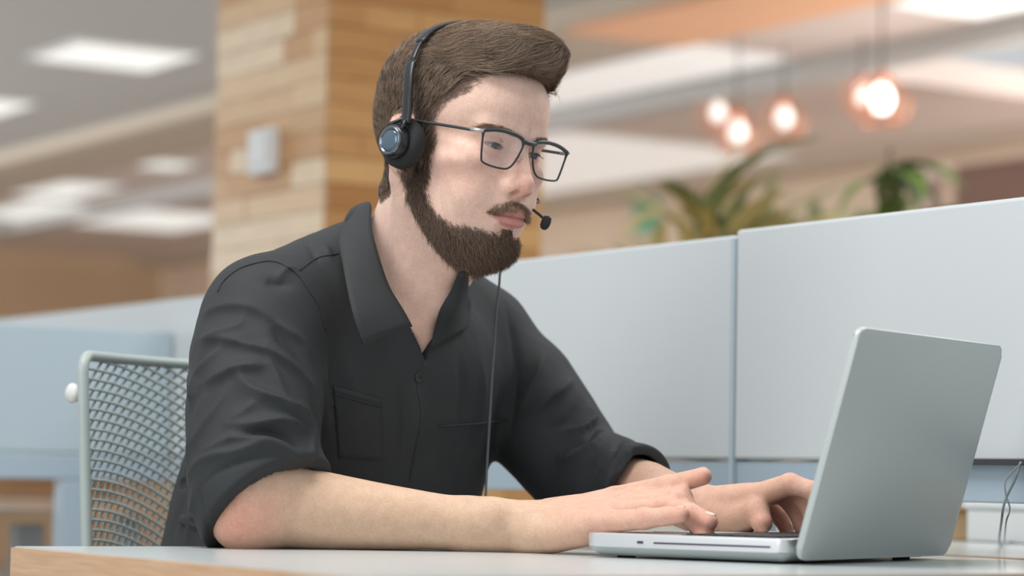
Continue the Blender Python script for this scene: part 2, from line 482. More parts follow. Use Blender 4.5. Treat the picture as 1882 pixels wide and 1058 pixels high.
def leaf_mesh(length, width, droop, up, n=5):
    """one blade along +x, drooping"""
    v, f = [], []
    for i in range(n + 1):
        t = i / n
        w = width * math.sin(math.pi * min(1, 0.12 + 0.88 * t) ** 0.8) * 0.5 + 0.0008
        x = length * t * math.cos(up * (1 - t)); z = length * (math.sin(up) * t - droop * t * t)
        v += [(x, -w, z + 0.15 * w), (x, 0, z), (x, w, z + 0.15 * w)]
    for i in range(n):
        a = i * 3
        f += [(a, a + 3, a + 4, a + 1), (a + 1, a + 4, a + 5, a + 2)]
    return v, f
def leaf_mat(name, c0, c1):
    m = wood_mat(name, c0, c1, 3, (1, 1, 1), 0.5)
    return m
M['leaf_y'] = leaf_mat('yellow green leaf', srgb(212, 192, 122), srgb(232, 214, 158))
M['leaf_g'] = leaf_mat('green leaf', srgb(124, 138, 92), srgb(166, 172, 122))
M['leaf_l'] = leaf_mat('fresh green leaf', srgb(120, 150, 62), srgb(150, 176, 86))
M['pot'] = mat('clay pot', srgb(170, 140, 118), 0.7, noise=(6, 0.05))
M['soil'] = mat('potting soil', srgb(78, 62, 48), 0.9, noise=(30, 0.2))
M['stem'] = mat('brown stem', srgb(120, 98, 70), 0.8, noise=(20, 0.1))
def plant(name, base, top_z, spread, n_leaf, length, width, mats, label, seed, stems=3, droop=0.55):
    r = random.Random(seed)
    t = empty(name, base); tag(t, label, 'plant', 'plants behind the screens')
    lathe('pot', [(0.11, 0.0), (0.15, 0.34), (0.165, 0.345), (0.165, 0.38), (0.145, 0.38), (0.14, 0.36)], base, (0, 0, 1), M['pot'], t, 24)
    lathe('soil', [(0.001, 0.362), (0.139, 0.3625), (0.139, 0.366), (0.001, 0.368)], base, (0, 0, 1), M['soil'], t, 20)
    variants = []
    for k in range(3):
        v, f = leaf_mesh(length * (0.75 + 0.25 * k), width * (0.8 + 0.2 * k), droop * (0.7 + 0.3 * k), 0.9)
        me = bpy.data.meshes.new('leaf'); me.from_pydata(v, [], f); me.materials.append(mats[k % len(mats)])
        me.polygons.foreach_set('use_smooth', [True] * len(me.polygons))
        variants.append(me)
    tips = []
    for s in range(stems):
        a = r.uniform(0, 6.28); q = r.uniform(0.15, 0.8) * spread
        h = top_z - base[2] - r.uniform(0.0, 0.3)
        p0 = np.array(base) + [0.03 * math.cos(a), 0.03 * math.sin(a), 0.36]
        p1 = np.array(base) + [q * math.cos(a), q * math.sin(a), h]
        path = catmull([p0, (p0 + p1) / 2 + [r.uniform(-.04, .04), r.uniform(-.04, .04), 0.05], p1], 6)
        sweep('stem', path, [0.012 - 0.008 * i / (len(path) - 1) for i in range(len(path))], M['stem'], t, 6)
        tips.append(path)
    for i in range(n_leaf):
        path = r.choice(tips)
        k = int(len(path) * (1 - abs(r.gauss(0, 0.28)))) - 1
        k = max(len(path) // 4, min(len(path) - 1, k))
        o = bpy.data.objects.new('leaf', r.choice(variants))
        COL.objects.link(o); o.parent = t
        o.location = Vector(path[k]) - Vector(t.location)
        o.rotation_euler = (r.uniform(-.4, .4), r.uniform(-0.7, 0.6), r.uniform(0, 6.28))
        s = r.uniform(0.7, 1.15); o.scale = (s, s, s)
    return t
pb = Pd(1285, 400, 6.4); plant('potted_palm', (pb[0], pb[1], 0), Pd(1285, 262, 6.4)[2], 0.20, 150, 0.34, 0.055, [M['leaf_y'], M['leaf_y'], M['leaf_g']], 'yellowish spiky plant nearest the microphone behind the screen', 3, 4)
pb = Pd(1392, 400, 7.5); plant('potted_palm', (pb[0], pb[1], 0), Pd(1392, 312, 7.5)[2], 0.18, 120, 0.32, 0.055, [M['leaf_y'], M['leaf_g'], M['leaf_y']], 'yellow green spiky plant in the middle of the plants', 5, 3)
pb = Pd(1500, 400, 8.2); plant('potted_palm', (pb[0], pb[1], 0), Pd(1500, 370, 8.2)[2], 0.13, 70, 0.24, 0.045, [M['leaf_y'], M['leaf_g'], M['leaf_l']], 'low yellow plant beside the white storage unit', 8, 3)
pb = Pd(1180, 420, 8.4); plant('potted_palm', (pb[0], pb[1], 0), Pd(1180, 430, 8.4)[2], 0.13, 50, 0.24, 0.045, [M['leaf_y'], M['leaf_g'], M['leaf_y']], 'low brownish plant below the green sign', 11, 3)
pb = Pd(1705, 400, 6.4); plant('potted_tree', (pb[0], pb[1], 0), Pd(1705, 240, 6.4)[2], 0.17, 210, 0.17, 0.075, [M['leaf_g'], M['leaf_g'], M['leaf_l']], 'dark green bushy plant with a fresh leaf on top at the right', 14, 4, 0.8)
pb = Pd(1835, 400, 7.2); plant('potted_palm', (pb[0], pb[1], 0), Pd(1835, 355, 7.2)[2], 0.13, 60, 0.20, 0.05, [M['leaf_g'], M['leaf_y'], M['leaf_g']], 'low dark plant at the right picture edge', 17, 3)

M['copper'] = mat('copper', srgb(226, 150, 116), 0.3, 0.9, noise=(20, 0.05))
M['bulb'] = mat('lit bulb', (1, 0.97, 0.9, 1), 0.3, emit=((1.0, 0.96, 0.9, 1), 3.0))
M['bulb_faint'] = mat('dim bulb', (1, 0.96, 0.9, 1), 0.3, emit=((1.0, 0.95, 0.9, 1), 0.9))
def pendant(px, py, d, label, s=1.0, bm='bulb_faint'):
    c = Pd(px, py, d)
    t = empty('pendant_lamp', c); tag(t, label, 'pendant lamp', 'copper pendant lamps')
    sweep('cord', [c + [0, 0, 0.09 * s], [c[0], c[1], CEIL - 0.03]], 0.004, M['dark'], t, 6)
    lathe('socket', [(0.012, 0.05 * s), (0.02 * s, 0.055 * s), (0.02 * s, 0.09 * s), (0.008, 0.1 * s)], c, (0, 0, 1), M['copper'], t, 16)
    lathe('bulb', [(0.002, -0.055 * s), (0.022 * s, -0.05 * s), (0.04 * s, -0.022 * s), (0.043 * s, 0.0), (0.034 * s, 0.028 * s), (0.014 * s, 0.05 * s)], c, (0, 0, 1), M[bm], t, 20)
    for k in range(6):
        a = k * math.pi / 3
        dr = np.array([math.cos(a), math.sin(a), 0])
        sweep('cage_wire', catmull([c + dr * 0.02 * s + [0, 0, 0.085 * s], c + dr * 0.10 * s + [0, 0, 0.0], c + dr * 0.075 * s + [0, 0, -0.09 * s]], 5), 0.004, M['copper'], t, 5)
    ring = [c + [0.075 * s * math.cos(a), 0.075 * s * math.sin(a), -0.09 * s] for a in np.linspace(0, 2 * math.pi, 21)]
    sweep('cage_ring', ring, 0.004, M['copper'], t, 5)
pendant(1620, 180, 9.0, 'brightest copper pendant bulb above the dark green plant', 1.0, 'bulb')
pendant(1584, 172, 10.2, 'copper pendant bulb just left of the brightest one', 0.8)
pendant(1440, 214, 10.5, 'copper pendant bulb between the spiky plants and the brightest bulb', 0.9)
pendant(1355, 240, 10.0, 'copper pendant bulb nearest the glasses, over the spiky plant', 0.9)
pendant(1320, 205, 11.5, 'faint copper pendant bulb at the left end of the row', 0.9)
# ================================================================== the desk, laptop and chair in front
DESK = 0.74
desk(0.926, 1.872, 1.622, 2.327, 'pale desk with a wooden edge carrying the laptop', DESK, 0.034)

# ---- laptop
M['alu'] = mat('anodised aluminium', srgb(186, 194, 192), 0.50, 0.30, noise=(300, 0.02), bump=(900, 0.05))
M['alu_light'] = mat('bright aluminium', srgb(214, 216, 218), 0.38, 0.6, noise=(300, 0.02))
M['key'] = mat('black key', srgb(44, 44, 46), 0.5, noise=(60, 0.05))
M['slot'] = mat('dark slot', srgb(58, 52, 78), 0.6, noise=(30, 0.05))
M['display'] = mat('dark glass display', srgb(30, 32, 36), 0.1, noise=(3, 0.05))
M['rubber'] = mat('black rubber', srgb(38, 40, 42), 0.7, noise=(30, 0.06))
LY = 0.6006
LF = np.array([math.cos(LY), -math.sin(LY), 0]); LR = np.array([math.sin(LY), math.cos(LY), 0])
LO = np.array([0.2622, 2.3289, DESK])          # hinge corner nearest the camera
LW, LD, LT = 0.325, 0.227, 0.0205
lap = empty('laptop', LO - LF * LD / 2 + LR * LW / 2)
tag(lap, 'open silver laptop with a slot in its side, lid towards the camera', 'laptop')
def lap_pt(a, b, z):      # a across from the near side, b from the hinge towards the user
    return LO + LR * a - LF * b + np.array([0, 0, z])
def rounded_slab(name, a0, a1, b0, b1, z0, z1, r, material, frame, parent, bev=0.0012, n=6):
    pts = []
    for (ca, cb, st) in ((a1 - r, b1 - r, 0), (a0 + r, b1 - r, 1), (a0 + r, b0 + r, 2), (a1 - r, b0 + r, 3)):
        for k in range(n + 1):
            an = (st + k / n) * math.pi / 2
            pts.append((ca + r * math.cos(an), cb + r * math.sin(an)))
    bm = bmesh.new()
    lo = [bm.verts.new(frame(a, b, z0)) for a, b in pts]
    hi = [bm.verts.new(frame(a, b, z1)) for a, b in pts]
    m = len(pts)
    bm.faces.new(lo[::-1]); bm.faces.new(hi)
    for i in range(m): bm.faces.new((lo[i], lo[(i + 1) % m], hi[(i + 1) % m], hi[i]))
    if bev:
        ed = [e for e in bm.edges if len(e.link_faces) == 2 and any(len(f.verts) > 8 for f in e.link_faces)]
        bmesh.ops.bevel(bm, geom=ed, offset=bev, segments=2, affect='EDGES', profile=0.5)
    return auto_smooth(bm_obj(name, bm, material, parent))
rounded_slab('base', 0, LW, 0.004, LD, 0.0105, LT + 0.003, 0.012, M['alu_light'], lap_pt, lap)
# tapered underside
def under(a, b, z): return lap_pt(a, b, z)
bm = bmesh.new()
def ring(ins, z, n=6, r=0.012):
    pts = []
    for (ca, cb, st) in ((LW - r, LD - r, 0), (r, LD - r, 1), (r, 0.004 + r, 2), (LW - r, 0.004 + r, 3)):
        for k in range(n + 1):
            an = (st + k / n) * math.pi / 2
            pts.append(bm.verts.new(lap_pt(ca + (r - ins) * math.cos(an), cb + (r - ins) * math.sin(an), z)))
    return pts
rA, rB, rC = ring(0.0005, 0.0104), ring(0.0060, 0.0055), ring(0.0118, 0.0024)
for A_, B_ in ((rA, rB), (rB, rC)):
    for i in range(len(A_)): bm.faces.new((A_[i], A_[(i + 1) % len(A_)], B_[(i + 1) % len(A_)], B_[i]))
bm.faces.new(rC); bm.faces.new(rA[::-1])
auto_smooth(bm_obj('bottom_case', bm, M['alu'], lap))
for a in (0.03, LW - 0.03):
    for b in (0.03, LD - 0.03):
        lathe('rubber_foot', [(0.009, 0.0), (0.009, 0.002), (0.007, 0.0026)], lap_pt(a, b, 0), (0, 0, 1), M['rubber'], lap, 16)
# optical slot and small port on the near side
def side_box(name, b0, b1, z0, z1, m, dep=0.0006):
    c = [lap_pt(-dep, b0, 0), lap_pt(-dep, b1, 0), lap_pt(0.0005, b1, 0), lap_pt(0.0005, b0, 0)]
    return prism(name, c, LO[2] + z0, LO[2] + z1, m, lap)
side_box('disc_slot', 0.022, 0.148, 0.0150, 0.0166, M['slot'])
side_box('lock_port', 0.160, 0.1665, 0.0148, 0.0172, M['slot'])
# keyboard wells and keys
TOPZ = LT + 0.003
rounded_slab('key_well', 0.022, LW - 0.022, 0.026, 0.132, TOPZ + 0.00005, TOPZ + 0.0005, 0.004, M['key'], lap_pt, lap, 0)
key_mesh = None
rows_k = [14, 14, 14, 13, 12, 9]
kw = (LW - 0.05) / 14
for r_i, n in enumerate(rows_k):
    b0 = 0.030 + r_i * 0.0167
    w = (LW - 0.05) / n
    for k in range(n):
        a0 = 0.025 + k * w
        rounded_slab('key', a0 + 0.001, a0 + w - 0.001, b0, b0 + 0.0148, TOPZ + 0.0006, TOPZ + 0.0016, 0.002, M['key'], lap_pt, lap, 0, 2)
rounded_slab('trackpad', LW / 2 - 0.052, LW / 2 + 0.052, 0.144, 0.218, TOPZ + 0.00005, TOPZ + 0.0005, 0.005, M['alu'], lap_pt, lap, 0)
# hinge and lid
AL = 0.2794
LUP = math.sin(AL) * LF + np.array([0, 0, math.cos(AL)])
LN = math.cos(AL) * LF - np.array([0, 0, math.sin(AL)])      # out of the back of the lid
def lid_pt(a, b, z):        # b up the lid, z out of its back
    return LO + LR * a + np.array([0, 0, 0.006]) + LF * 0.002 + LUP * b + LN * z
lid_ = rounded_slab('lid', 0, LW, 0.0, LD * 0.98, 0.0, 0.0065, 0.011, M['alu'], lid_pt, lap, 0.0022)
bez_ = rounded_slab('bezel', 0.003, LW - 0.003, 0.012, LD * 0.98 - 0.003, -0.0012, -0.00005, 0.009, M['display'], lid_pt, lap, 0)
sub_part(bez_, lid_)
hp = [lap_pt(0.03, -0.0005, 0.013), lap_pt(LW - 0.03, -0.0005, 0.013)]
sweep('hinge', hp, 0.0052, M['rubber'], lap, 12)
# ---- office chair with a lattice back
M['chair'] = mat('grey green plastic', srgb(166, 178, 176), 0.45, noise=(20, 0.03))
M['chair_dark'] = mat('dark chair fabric', srgb(70, 76, 76), 0.85, noise=(60, 0.1), bump=(400, 0.4))
M['chair_metal'] = mat('grey chair metal', srgb(140, 146, 148), 0.35, 0.6, noise=(10, 0.03))
CR = np.array([0.63, 0.777, 0.0]); CR /= np.linalg.norm(CR)     # across the backrest, away from camera
CF = np.array([0.777, -0.63, 0.0]); CF /= np.linalg.norm(CF)    # the way the chair faces
CO = Pd(146, 652, 2.80)                                          # top near corner of the backrest
CW, CHT = 0.46, 0.56
ct = CO[2]
seat_c = np.array([CO[0], CO[1], 0]) + CR * CW / 2 + CF * 0.27
chair = empty('office_chair', seat_c)
tag(chair, 'grey office chair with a curved lattice mesh back behind the man', 'chair')
def back_pt(a, b, n=0.0):   # a 0..1 across, b 0..1 upwards; slightly dished
    bend = 0.045 * (1 - (2 * a - 1) ** 2)
    w = CW * (1 - 0.02 * b)
    lean = 0.05 * (1 - b)
    return np.array([CO[0], CO[1], ct - CHT]) + CR * (CW / 2 + (a - 0.5) * w) - CF * (bend - n) + CF * lean * 1.0 + np.array([0, 0, CHT * b])
def loop_pts():
    r = 0.035; pts = []
    for k in np.linspace(0, 1, 13)[:-1]: pts.append((0.0, r + (1 - 2 * r) * k))
    for k in np.linspace(math.pi, math.pi / 2, 6)[:-1]: pts.append((r + r * math.cos(k), 1 - r + r * math.sin(k)))
    for k in np.linspace(0, 1, 13)[:-1]: pts.append((r + (1 - 2 * r) * k, 1.0))
    for k in np.linspace(math.pi / 2, 0, 6)[:-1]: pts.append((1 - r + r * math.cos(k), 1 - r + r * math.sin(k)))
    for k in np.linspace(1, 0, 13)[:-1]: pts.append((1.0, r + (1 - 2 * r) * k))
    for k in np.linspace(1, 0, 13): pts.append((r + (1 - 2 * r) * k, 0.0))
    pts.append((0.0, r))
    return pts
sweep('back_frame', [back_pt(a, b) for a, b in loop_pts()], 0.0064, M['chair'], chair, 10)
def strand(center, rad, mirrored):
    pts = []
    for an in np.linspace(-0.5, math.pi * 1.0, 120):
        X = center[0] - rad * math.cos(an) * 1.0
        Y = center[1] + rad * math.sin(an)
        a, b = X / CW, Y / CHT
        if mirrored: a = 1 - a
        if -0.001 <= a <= 1.001 and -0.001 <= b <= 1.001:
            pts.append(back_pt(a, b, 0.0015 if mirrored else -0.0015))
        elif pts: break
    return pts
for mir in (False, True):
    for k in range(58):
        pts = strand((CW * 0.98, CHT * 0.12), 0.03 + k * 0.0112, mir)
        if len(pts) > 3:
            sweep('lattice_strand', pts[::3] + pts[-1:] if len(pts) > 12 else pts, 0.0017, M['chair'], chair, 5)
# hinge knob on the near side, seat, column and base
kb = back_pt(0.0, 0.925) - CF * 0.026 + CR * 0.012
lathe('side_knob', [(0.003, 0.0), (0.010, 0.001), (0.0115, 0.006), (0.007, 0.010)], kb, -CR, mat('white knob', srgb(222, 222, 218), 0.4, noise=(20, 0.02)), chair, 20)
sc_ = seat_c
def rect(c, w, d): return [c + CR * w / 2 + CF * d / 2, c - CR * w / 2 + CF * d / 2, c - CR * w / 2 - CF * d / 2, c + CR * w / 2 - CF * d / 2]
prism('seat', rect(sc_, 0.48, 0.47), 0.40, 0.46, M['chair_dark'], chair, 0.022, True, 3)
sweep('back_support', catmull([sc_ - CF * 0.05 + [0, 0, 0.37], sc_ - CF * 0.27 + [0, 0, 0.385], back_pt(0.5, 0.0, -0.03), back_pt(0.5, 0.35, -0.045)], 6), 0.016, M['chair_metal'], chair, 8)
lathe('gas_column', [(0.03, 0.10), (0.03, 0.24), (0.02, 0.245), (0.02, 0.395)], sc_, (0, 0, 1), M['chair_metal'], chair, 16)
for k in range(5):
    a = k * 2 * math.pi / 5 + 0.3
    dr = np.array([math.cos(a), math.sin(a), 0])
    sweep('base_arm', [sc_ + dr * 0.02 + [0, 0, 0.11], sc_ + dr * 0.28 + [0, 0, 0.08]], [0.024, 0.016], M['chair_metal'], chair, 8)
    lathe('castor', [(0.012, -0.012), (0.03, -0.011), (0.03, 0.011), (0.012, 0.012)], sc_ + dr * 0.28 + [0, 0, 0.031], np.cross(dr, [0, 0, 1]), M['rubber'], chair, 16)
# ================================================================== signed-distance modelling (for the person)
def v3(*a): return np.array(a, np.float32)
def ell(P, c, r, R=None):
    q = P - np.asarray(c, np.float32)
    if R is not None: q = q @ np.asarray(R, np.float32)
    r = np.asarray(r, np.float32)
    q = q / r
    k0 = np.sqrt((q * q).sum(1)) + 1e-9
    q = q / r
    k1 = np.sqrt((q * q).sum(1)) + 1e-9
    return k0 * (k0 - 1.0) / k1
def sph(P, c, r):
    q = P - np.asarray(c, np.float32)
    return np.sqrt((q * q).sum(1)) - r
def cone(P, a, ra, b, rb):
    """capsule whose radius runs from ra at a to rb at b"""
    a = np.asarray(a, np.float32); b = np.asarray(b, np.float32)
    ba = b - a
    pa = P - a
    t = np.clip((pa @ ba) / float(ba @ ba + 1e-12), 0, 1)
    q = pa - t[:, None] * ba
    return np.sqrt((q * q).sum(1)) - (ra + (rb - ra) * t)
def chain(P, pts, k=0.0):
    """pts [(x,y,z,r)...]"""
    d = None
    for A, B in zip(pts[:-1], pts[1:]):
        c = cone(P, A[:3], A[3], B[:3], B[3])
        d = c if d is None else (np.minimum(d, c) if k <= 0 else smin(d, c, k))
    return d
def smin(a, b, k):
    h = np.clip(0.5 + 0.5 * (b - a) / k, 0, 1)
    return b + (a - b) * h - k * h * (1 - h)
def smax(a, b, k): return -smin(-a, -b, k)
def ssub(a, b, k): return smax(a, -b, k)
def rbox(P, c, half, r, R=None):
    q = P - np.asarray(c, np.float32)
    if R is not None: q = q @ np.asarray(R, np.float32)
    q = np.abs(q) - np.asarray(half, np.float32) + r
    return np.sqrt((np.maximum(q, 0) ** 2).sum(1)) + np.minimum(q.max(1), 0) - r
def noise3(P, f, seed=0):
    """cheap smooth pseudo noise"""
    r = np.random.default_rng(seed)
    out = np.zeros(len(P), np.float32)
    for i in range(5):
        d = r.normal(size=3); d /= np.linalg.norm(d)
        out += np.sin(P @ (d * f * (0.7 + 0.3 * i)).astype(np.float32) + r.uniform(0, 6.28))
    return out / 5

def mesh_sdf(fn, lo, hi, h, newton=1, band=2.0):
    lo = np.asarray(lo, float); hi = np.asarray(hi, float)
    C = 4
    nc = np.ceil((hi - lo) / (h * C)).astype(int) + 1
    n = (nc - 1) * C + 1
    ax = [(lo[i] + np.arange(nc[i]) * h * C).astype(np.float32) for i in range(3)]
    G = np.stack(np.meshgrid(*ax, indexing='ij'), -1).reshape(-1, 3)
    cv = np.concatenate([fn(G[i:i + 300000]) for i in range(0, len(G), 300000)]).reshape(nc)
    near = np.abs(cv) < band * h * C
    # a coarse cell is refined if any of its corners is near
    cell = np.zeros(nc - 1, bool)
    for dx in (0, 1):
        for dy in (0, 1):
            for dz in (0, 1):
                cell |= near[dx:nc[0] - 1 + dx, dy:nc[1] - 1 + dy, dz:nc[2] - 1 + dz]
    vals = np.repeat(np.repeat(np.repeat(cv, C, 0), C, 1), C, 2)[:n[0], :n[1], :n[2]].astype(np.float32)
    fine = np.zeros(n, bool)
    cf = np.repeat(np.repeat(np.repeat(cell, C, 0), C, 1), C, 2)
    for dx in (0, 1):
        for dy in (0, 1):
            for dz in (0, 1):
                fine[dx:dx + cf.shape[0], dy:dy + cf.shape[1], dz:dz + cf.shape[2]] |= cf
    idx = np.argwhere(fine)
    P = (lo + idx * h).astype(np.float32)
    vv = np.concatenate([fn(P[i:i + 300000]) for i in range(0, len(P), 300000)])
    vals[idx[:, 0], idx[:, 1], idx[:, 2]] = vv
    ins = vals < 0
    s = np.zeros(n - 1, np.int8)
    for dx in (0, 1):
        for dy in (0, 1):
            for dz in (0, 1):
                s += ins[dx:n[0] - 1 + dx, dy:n[1] - 1 + dy, dz:n[2] - 1 + dz]
    act = (s > 0) & (s < 8)
    ai = np.argwhere(act)
    vid = -np.ones(n - 1, np.int64)
    vid[ai[:, 0], ai[:, 1], ai[:, 2]] = np.arange(len(ai))
    corner = [(a, b, c) for a in (0, 1) for b in (0, 1) for c in (0, 1)]
    cvv = [vals[ai[:, 0] + a, ai[:, 1] + b, ai[:, 2] + c] for a, b, c in corner]
    acc = np.zeros((len(ai), 3)); cnt = np.zeros(len(ai))
    for i in range(8):
        for j in range(i + 1, 8):
            if sum(abs(corner[i][k] - corner[j][k]) for k in range(3)) != 1: continue
            m = (cvv[i] < 0) != (cvv[j] < 0)
            t = np.where(m, cvv[i] / (cvv[i] - cvv[j] + 1e-20), 0)
            p = np.array(corner[i], float) + t[:, None] * (np.array(corner[j], float) - np.array(corner[i], float))
            acc += p * m[:, None]; cnt += m
    V = (lo + (ai + acc / cnt[:, None]) * h).astype(np.float32)
    for _ in range(newton):
        V = project(fn, V, h)
    F = []
    for axis in range(3):
        o1, o2 = [(1, 2), (2, 0), (0, 1)][axis]
        sl0 = [slice(1, -1)] * 3; sl1 = [slice(1, -1)] * 3
        sl0[axis] = slice(0, -1); sl1[axis] = slice(1, None)
        a, b = ins[tuple(sl0)], ins[tuple(sl1)]
        ch = np.argwhere(a != b)
        off = np.ones(3, int); off[axis] = 0
        ch = ch + off
        sgn = ins[ch[:, 0], ch[:, 1], ch[:, 2]]
        e1 = np.zeros(3, int); e1[o1] = 1
        e2 = np.zeros(3, int); e2[o2] = 1
        q = [ch - e1 - e2, ch - e2, ch, ch - e1]
        q = np.stack([vid[c[:, 0], c[:, 1], c[:, 2]] for c in q], 1)
        q[~sgn] = q[~sgn][:, ::-1]
        F.append(q)
    F = np.concatenate(F)
    return V, F[(F >= 0).all(1)]
def grad(fn, V, e=0.0006):
    g = np.zeros_like(V)
    for i in range(3):
        d = np.zeros(3, np.float32); d[i] = e
        g[:, i] = (fn(V + d) - fn(V - d)) / (2 * e)
    return g
def chunked(fn, V, size=300000):
    return np.concatenate([fn(V[i:i + size]) for i in range(0, len(V), size)])
def project(fn, V, h):
    out = []
    for i in range(0, len(V), 200000):
        v = V[i:i + 200000]
        d = fn(v); g = grad(fn, v)
        st = (d / ((g * g).sum(1) + 1e-6))[:, None] * g
        L = np.linalg.norm(st, axis=1, keepdims=True) + 1e-9
        out.append((v - st * np.minimum(1, 0.7 * h / L)).astype(np.float32))
    return np.concatenate(out)
def np_mesh(name, V, F, material, parent=None, colours=None, smooth=True):
    me = bpy.data.meshes.new(name)
    V = np.ascontiguousarray(V, np.float32); F = np.ascontiguousarray(F, np.int32)
    k = F.shape[1]
    me.vertices.add(len(V)); me.vertices.foreach_set('co', V.ravel())
    me.loops.add(F.size); me.loops.foreach_set('vertex_index', F.ravel())
    me.polygons.add(len(F)); me.polygons.foreach_set('loop_start', np.arange(len(F), dtype=np.int32) * k)
    try: me.polygons.foreach_set('loop_total', np.full(len(F), k, np.int32))
    except Exception: pass
    me.polygons.foreach_set('use_smooth', np.full(len(F), smooth))
    me.update(calc_edges=True); me.validate()
    if colours is not None:
        a = me.color_attributes.new('Col', 'FLOAT_COLOR', 'POINT')
        c = np.ones((len(V), 4), np.float32); c[:, :3] = colours
        a.data.foreach_set('color', c.ravel())
    o = bpy.data.objects.new(name, me)
    COL.objects.link(o)
    if material: me.materials.append(material)
    if parent is not None: keep(o, parent)
    return o
def trace_many(fn, pix, d0=2.2, d1=3.2, eps=0.0003):
    """first hits of the view rays through photograph pixels with a distance field; (points, hit mask)"""
    pix = np.asarray(pix, float).reshape(-1, 2)
    R = np.array([ray(a, b) for a, b in pix]); R /= np.linalg.norm(R, axis=1, keepdims=True)
    o = np.array([0, 0, CAMZ]); t = np.full(len(R), d0); live = np.ones(len(R), bool); hit = np.zeros(len(R), bool)
    for _ in range(160):
        i = np.flatnonzero(live)
        if not len(i): break
        d = fn((o + R[i] * t[i, None]).astype(np.float32))
        h = d < eps
        hit[i[h]] = True; live[i[h]] = False
        j = i[~h]
        t[j] += np.maximum(d[~h] * 0.8, 0.0004)
        live[t > d1] = False
    return o + R * t[:, None], hit
def trace(fn, px, py, d0=2.2, d1=3.2):
    p, h = trace_many(fn, [(px, py)], d0, d1)
    return p[0] if h[0] else None
def sstep(a, b, x):
    t = np.clip((x - a) / (b - a), 0, 1)
    return t * t * (3 - 2 * t)
def strands_mesh(name, pts, r0, r1, material, parent=None, colours=None, sides=3):
    """pts (N, S, 3) world; tapered three-sided hairs joined in one mesh"""
    N, S, _ = pts.shape
    T = np.gradient(pts, axis=1); T /= np.linalg.norm(T, axis=2, keepdims=True) + 1e-9
    ref = np.array([0.3, 0.5, 0.81])
    A = np.cross(T, ref); A /= np.linalg.norm(A, axis=2, keepdims=True) + 1e-9
    B = np.cross(T, A)
    rad = np.linspace(1, 0, S)[None, :] ** 0.7
    R0 = np.broadcast_to(np.asarray(r0, float).reshape(-1, 1), (N, 1)); rad = R0 * rad + r1
    V = []
    for k in range(sides):
        a = 2 * math.pi * k / sides
        V.append(pts + rad[..., None] * (A * math.cos(a) + B * math.sin(a)))
    V = np.stack(V, 2).reshape(-1, 3)                      # N,S,sides
    base = (np.arange(N)[:, None, None] * S + np.arange(S - 1)[None, :, None]) * sides
    k = np.arange(sides)[None, None, :]; k2 = (k + 1) % sides
    F = np.stack([base + k, base + k2, base + sides + k2, base + sides + k], -1).reshape(-1, 4)
    C = None
    if colours is not None: C = np.repeat(colours, S * sides, axis=0)
    return np_mesh(name, V, F, material, parent, C)
# ================================================================== the man
person = empty('person', (-0.2, 2.75, 0.0))
tag(person, 'bearded man in a black shirt with glasses and headset typing on a laptop', 'person')

# ---- head frame: local x to his right, y forward, z up, origin between the ears
def head_rot(yaw, pt, rl):
    s, c = math.sin(yaw), math.cos(yaw)
    Rz = np.array([[-c, s, 0], [-s, -c, 0], [0, 0, 1]])
    cp, sp = math.cos(pt), math.sin(pt)
    Rx = np.array([[1, 0, 0], [0, cp, sp], [0, -sp, cp]])
    cr, sr = math.cos(rl), math.sin(rl)
    return Rz @ Rx @ np.array([[cr, 0, sr], [0, 1, 0], [-sr, 0, cr]])
HR = head_rot(math.radians(46.5), math.radians(7.5), math.radians(-4.0))
HO = np.array([-0.0575, 2.657, CAMZ + 0.341])
HS = 0.97
def h2w(p): return (np.asarray(p, float) * HS) @ HR.T + HO
def w2h(P): return (((P - HO.astype(np.float32)) @ HR.astype(np.float32)) / HS).astype(np.float32)

EYE = np.array([0.0315, 0.0700, 0.0100]); EYE_R = 0.0122
NB = Pd(722, 560, 2.765)                     # middle of the neck's base
NOTCH = Pd(784, 660, 2.702)
NBl = w2h(NB[None].astype(np.float32))[0]; NOl = w2h(NOTCH[None].astype(np.float32))[0]

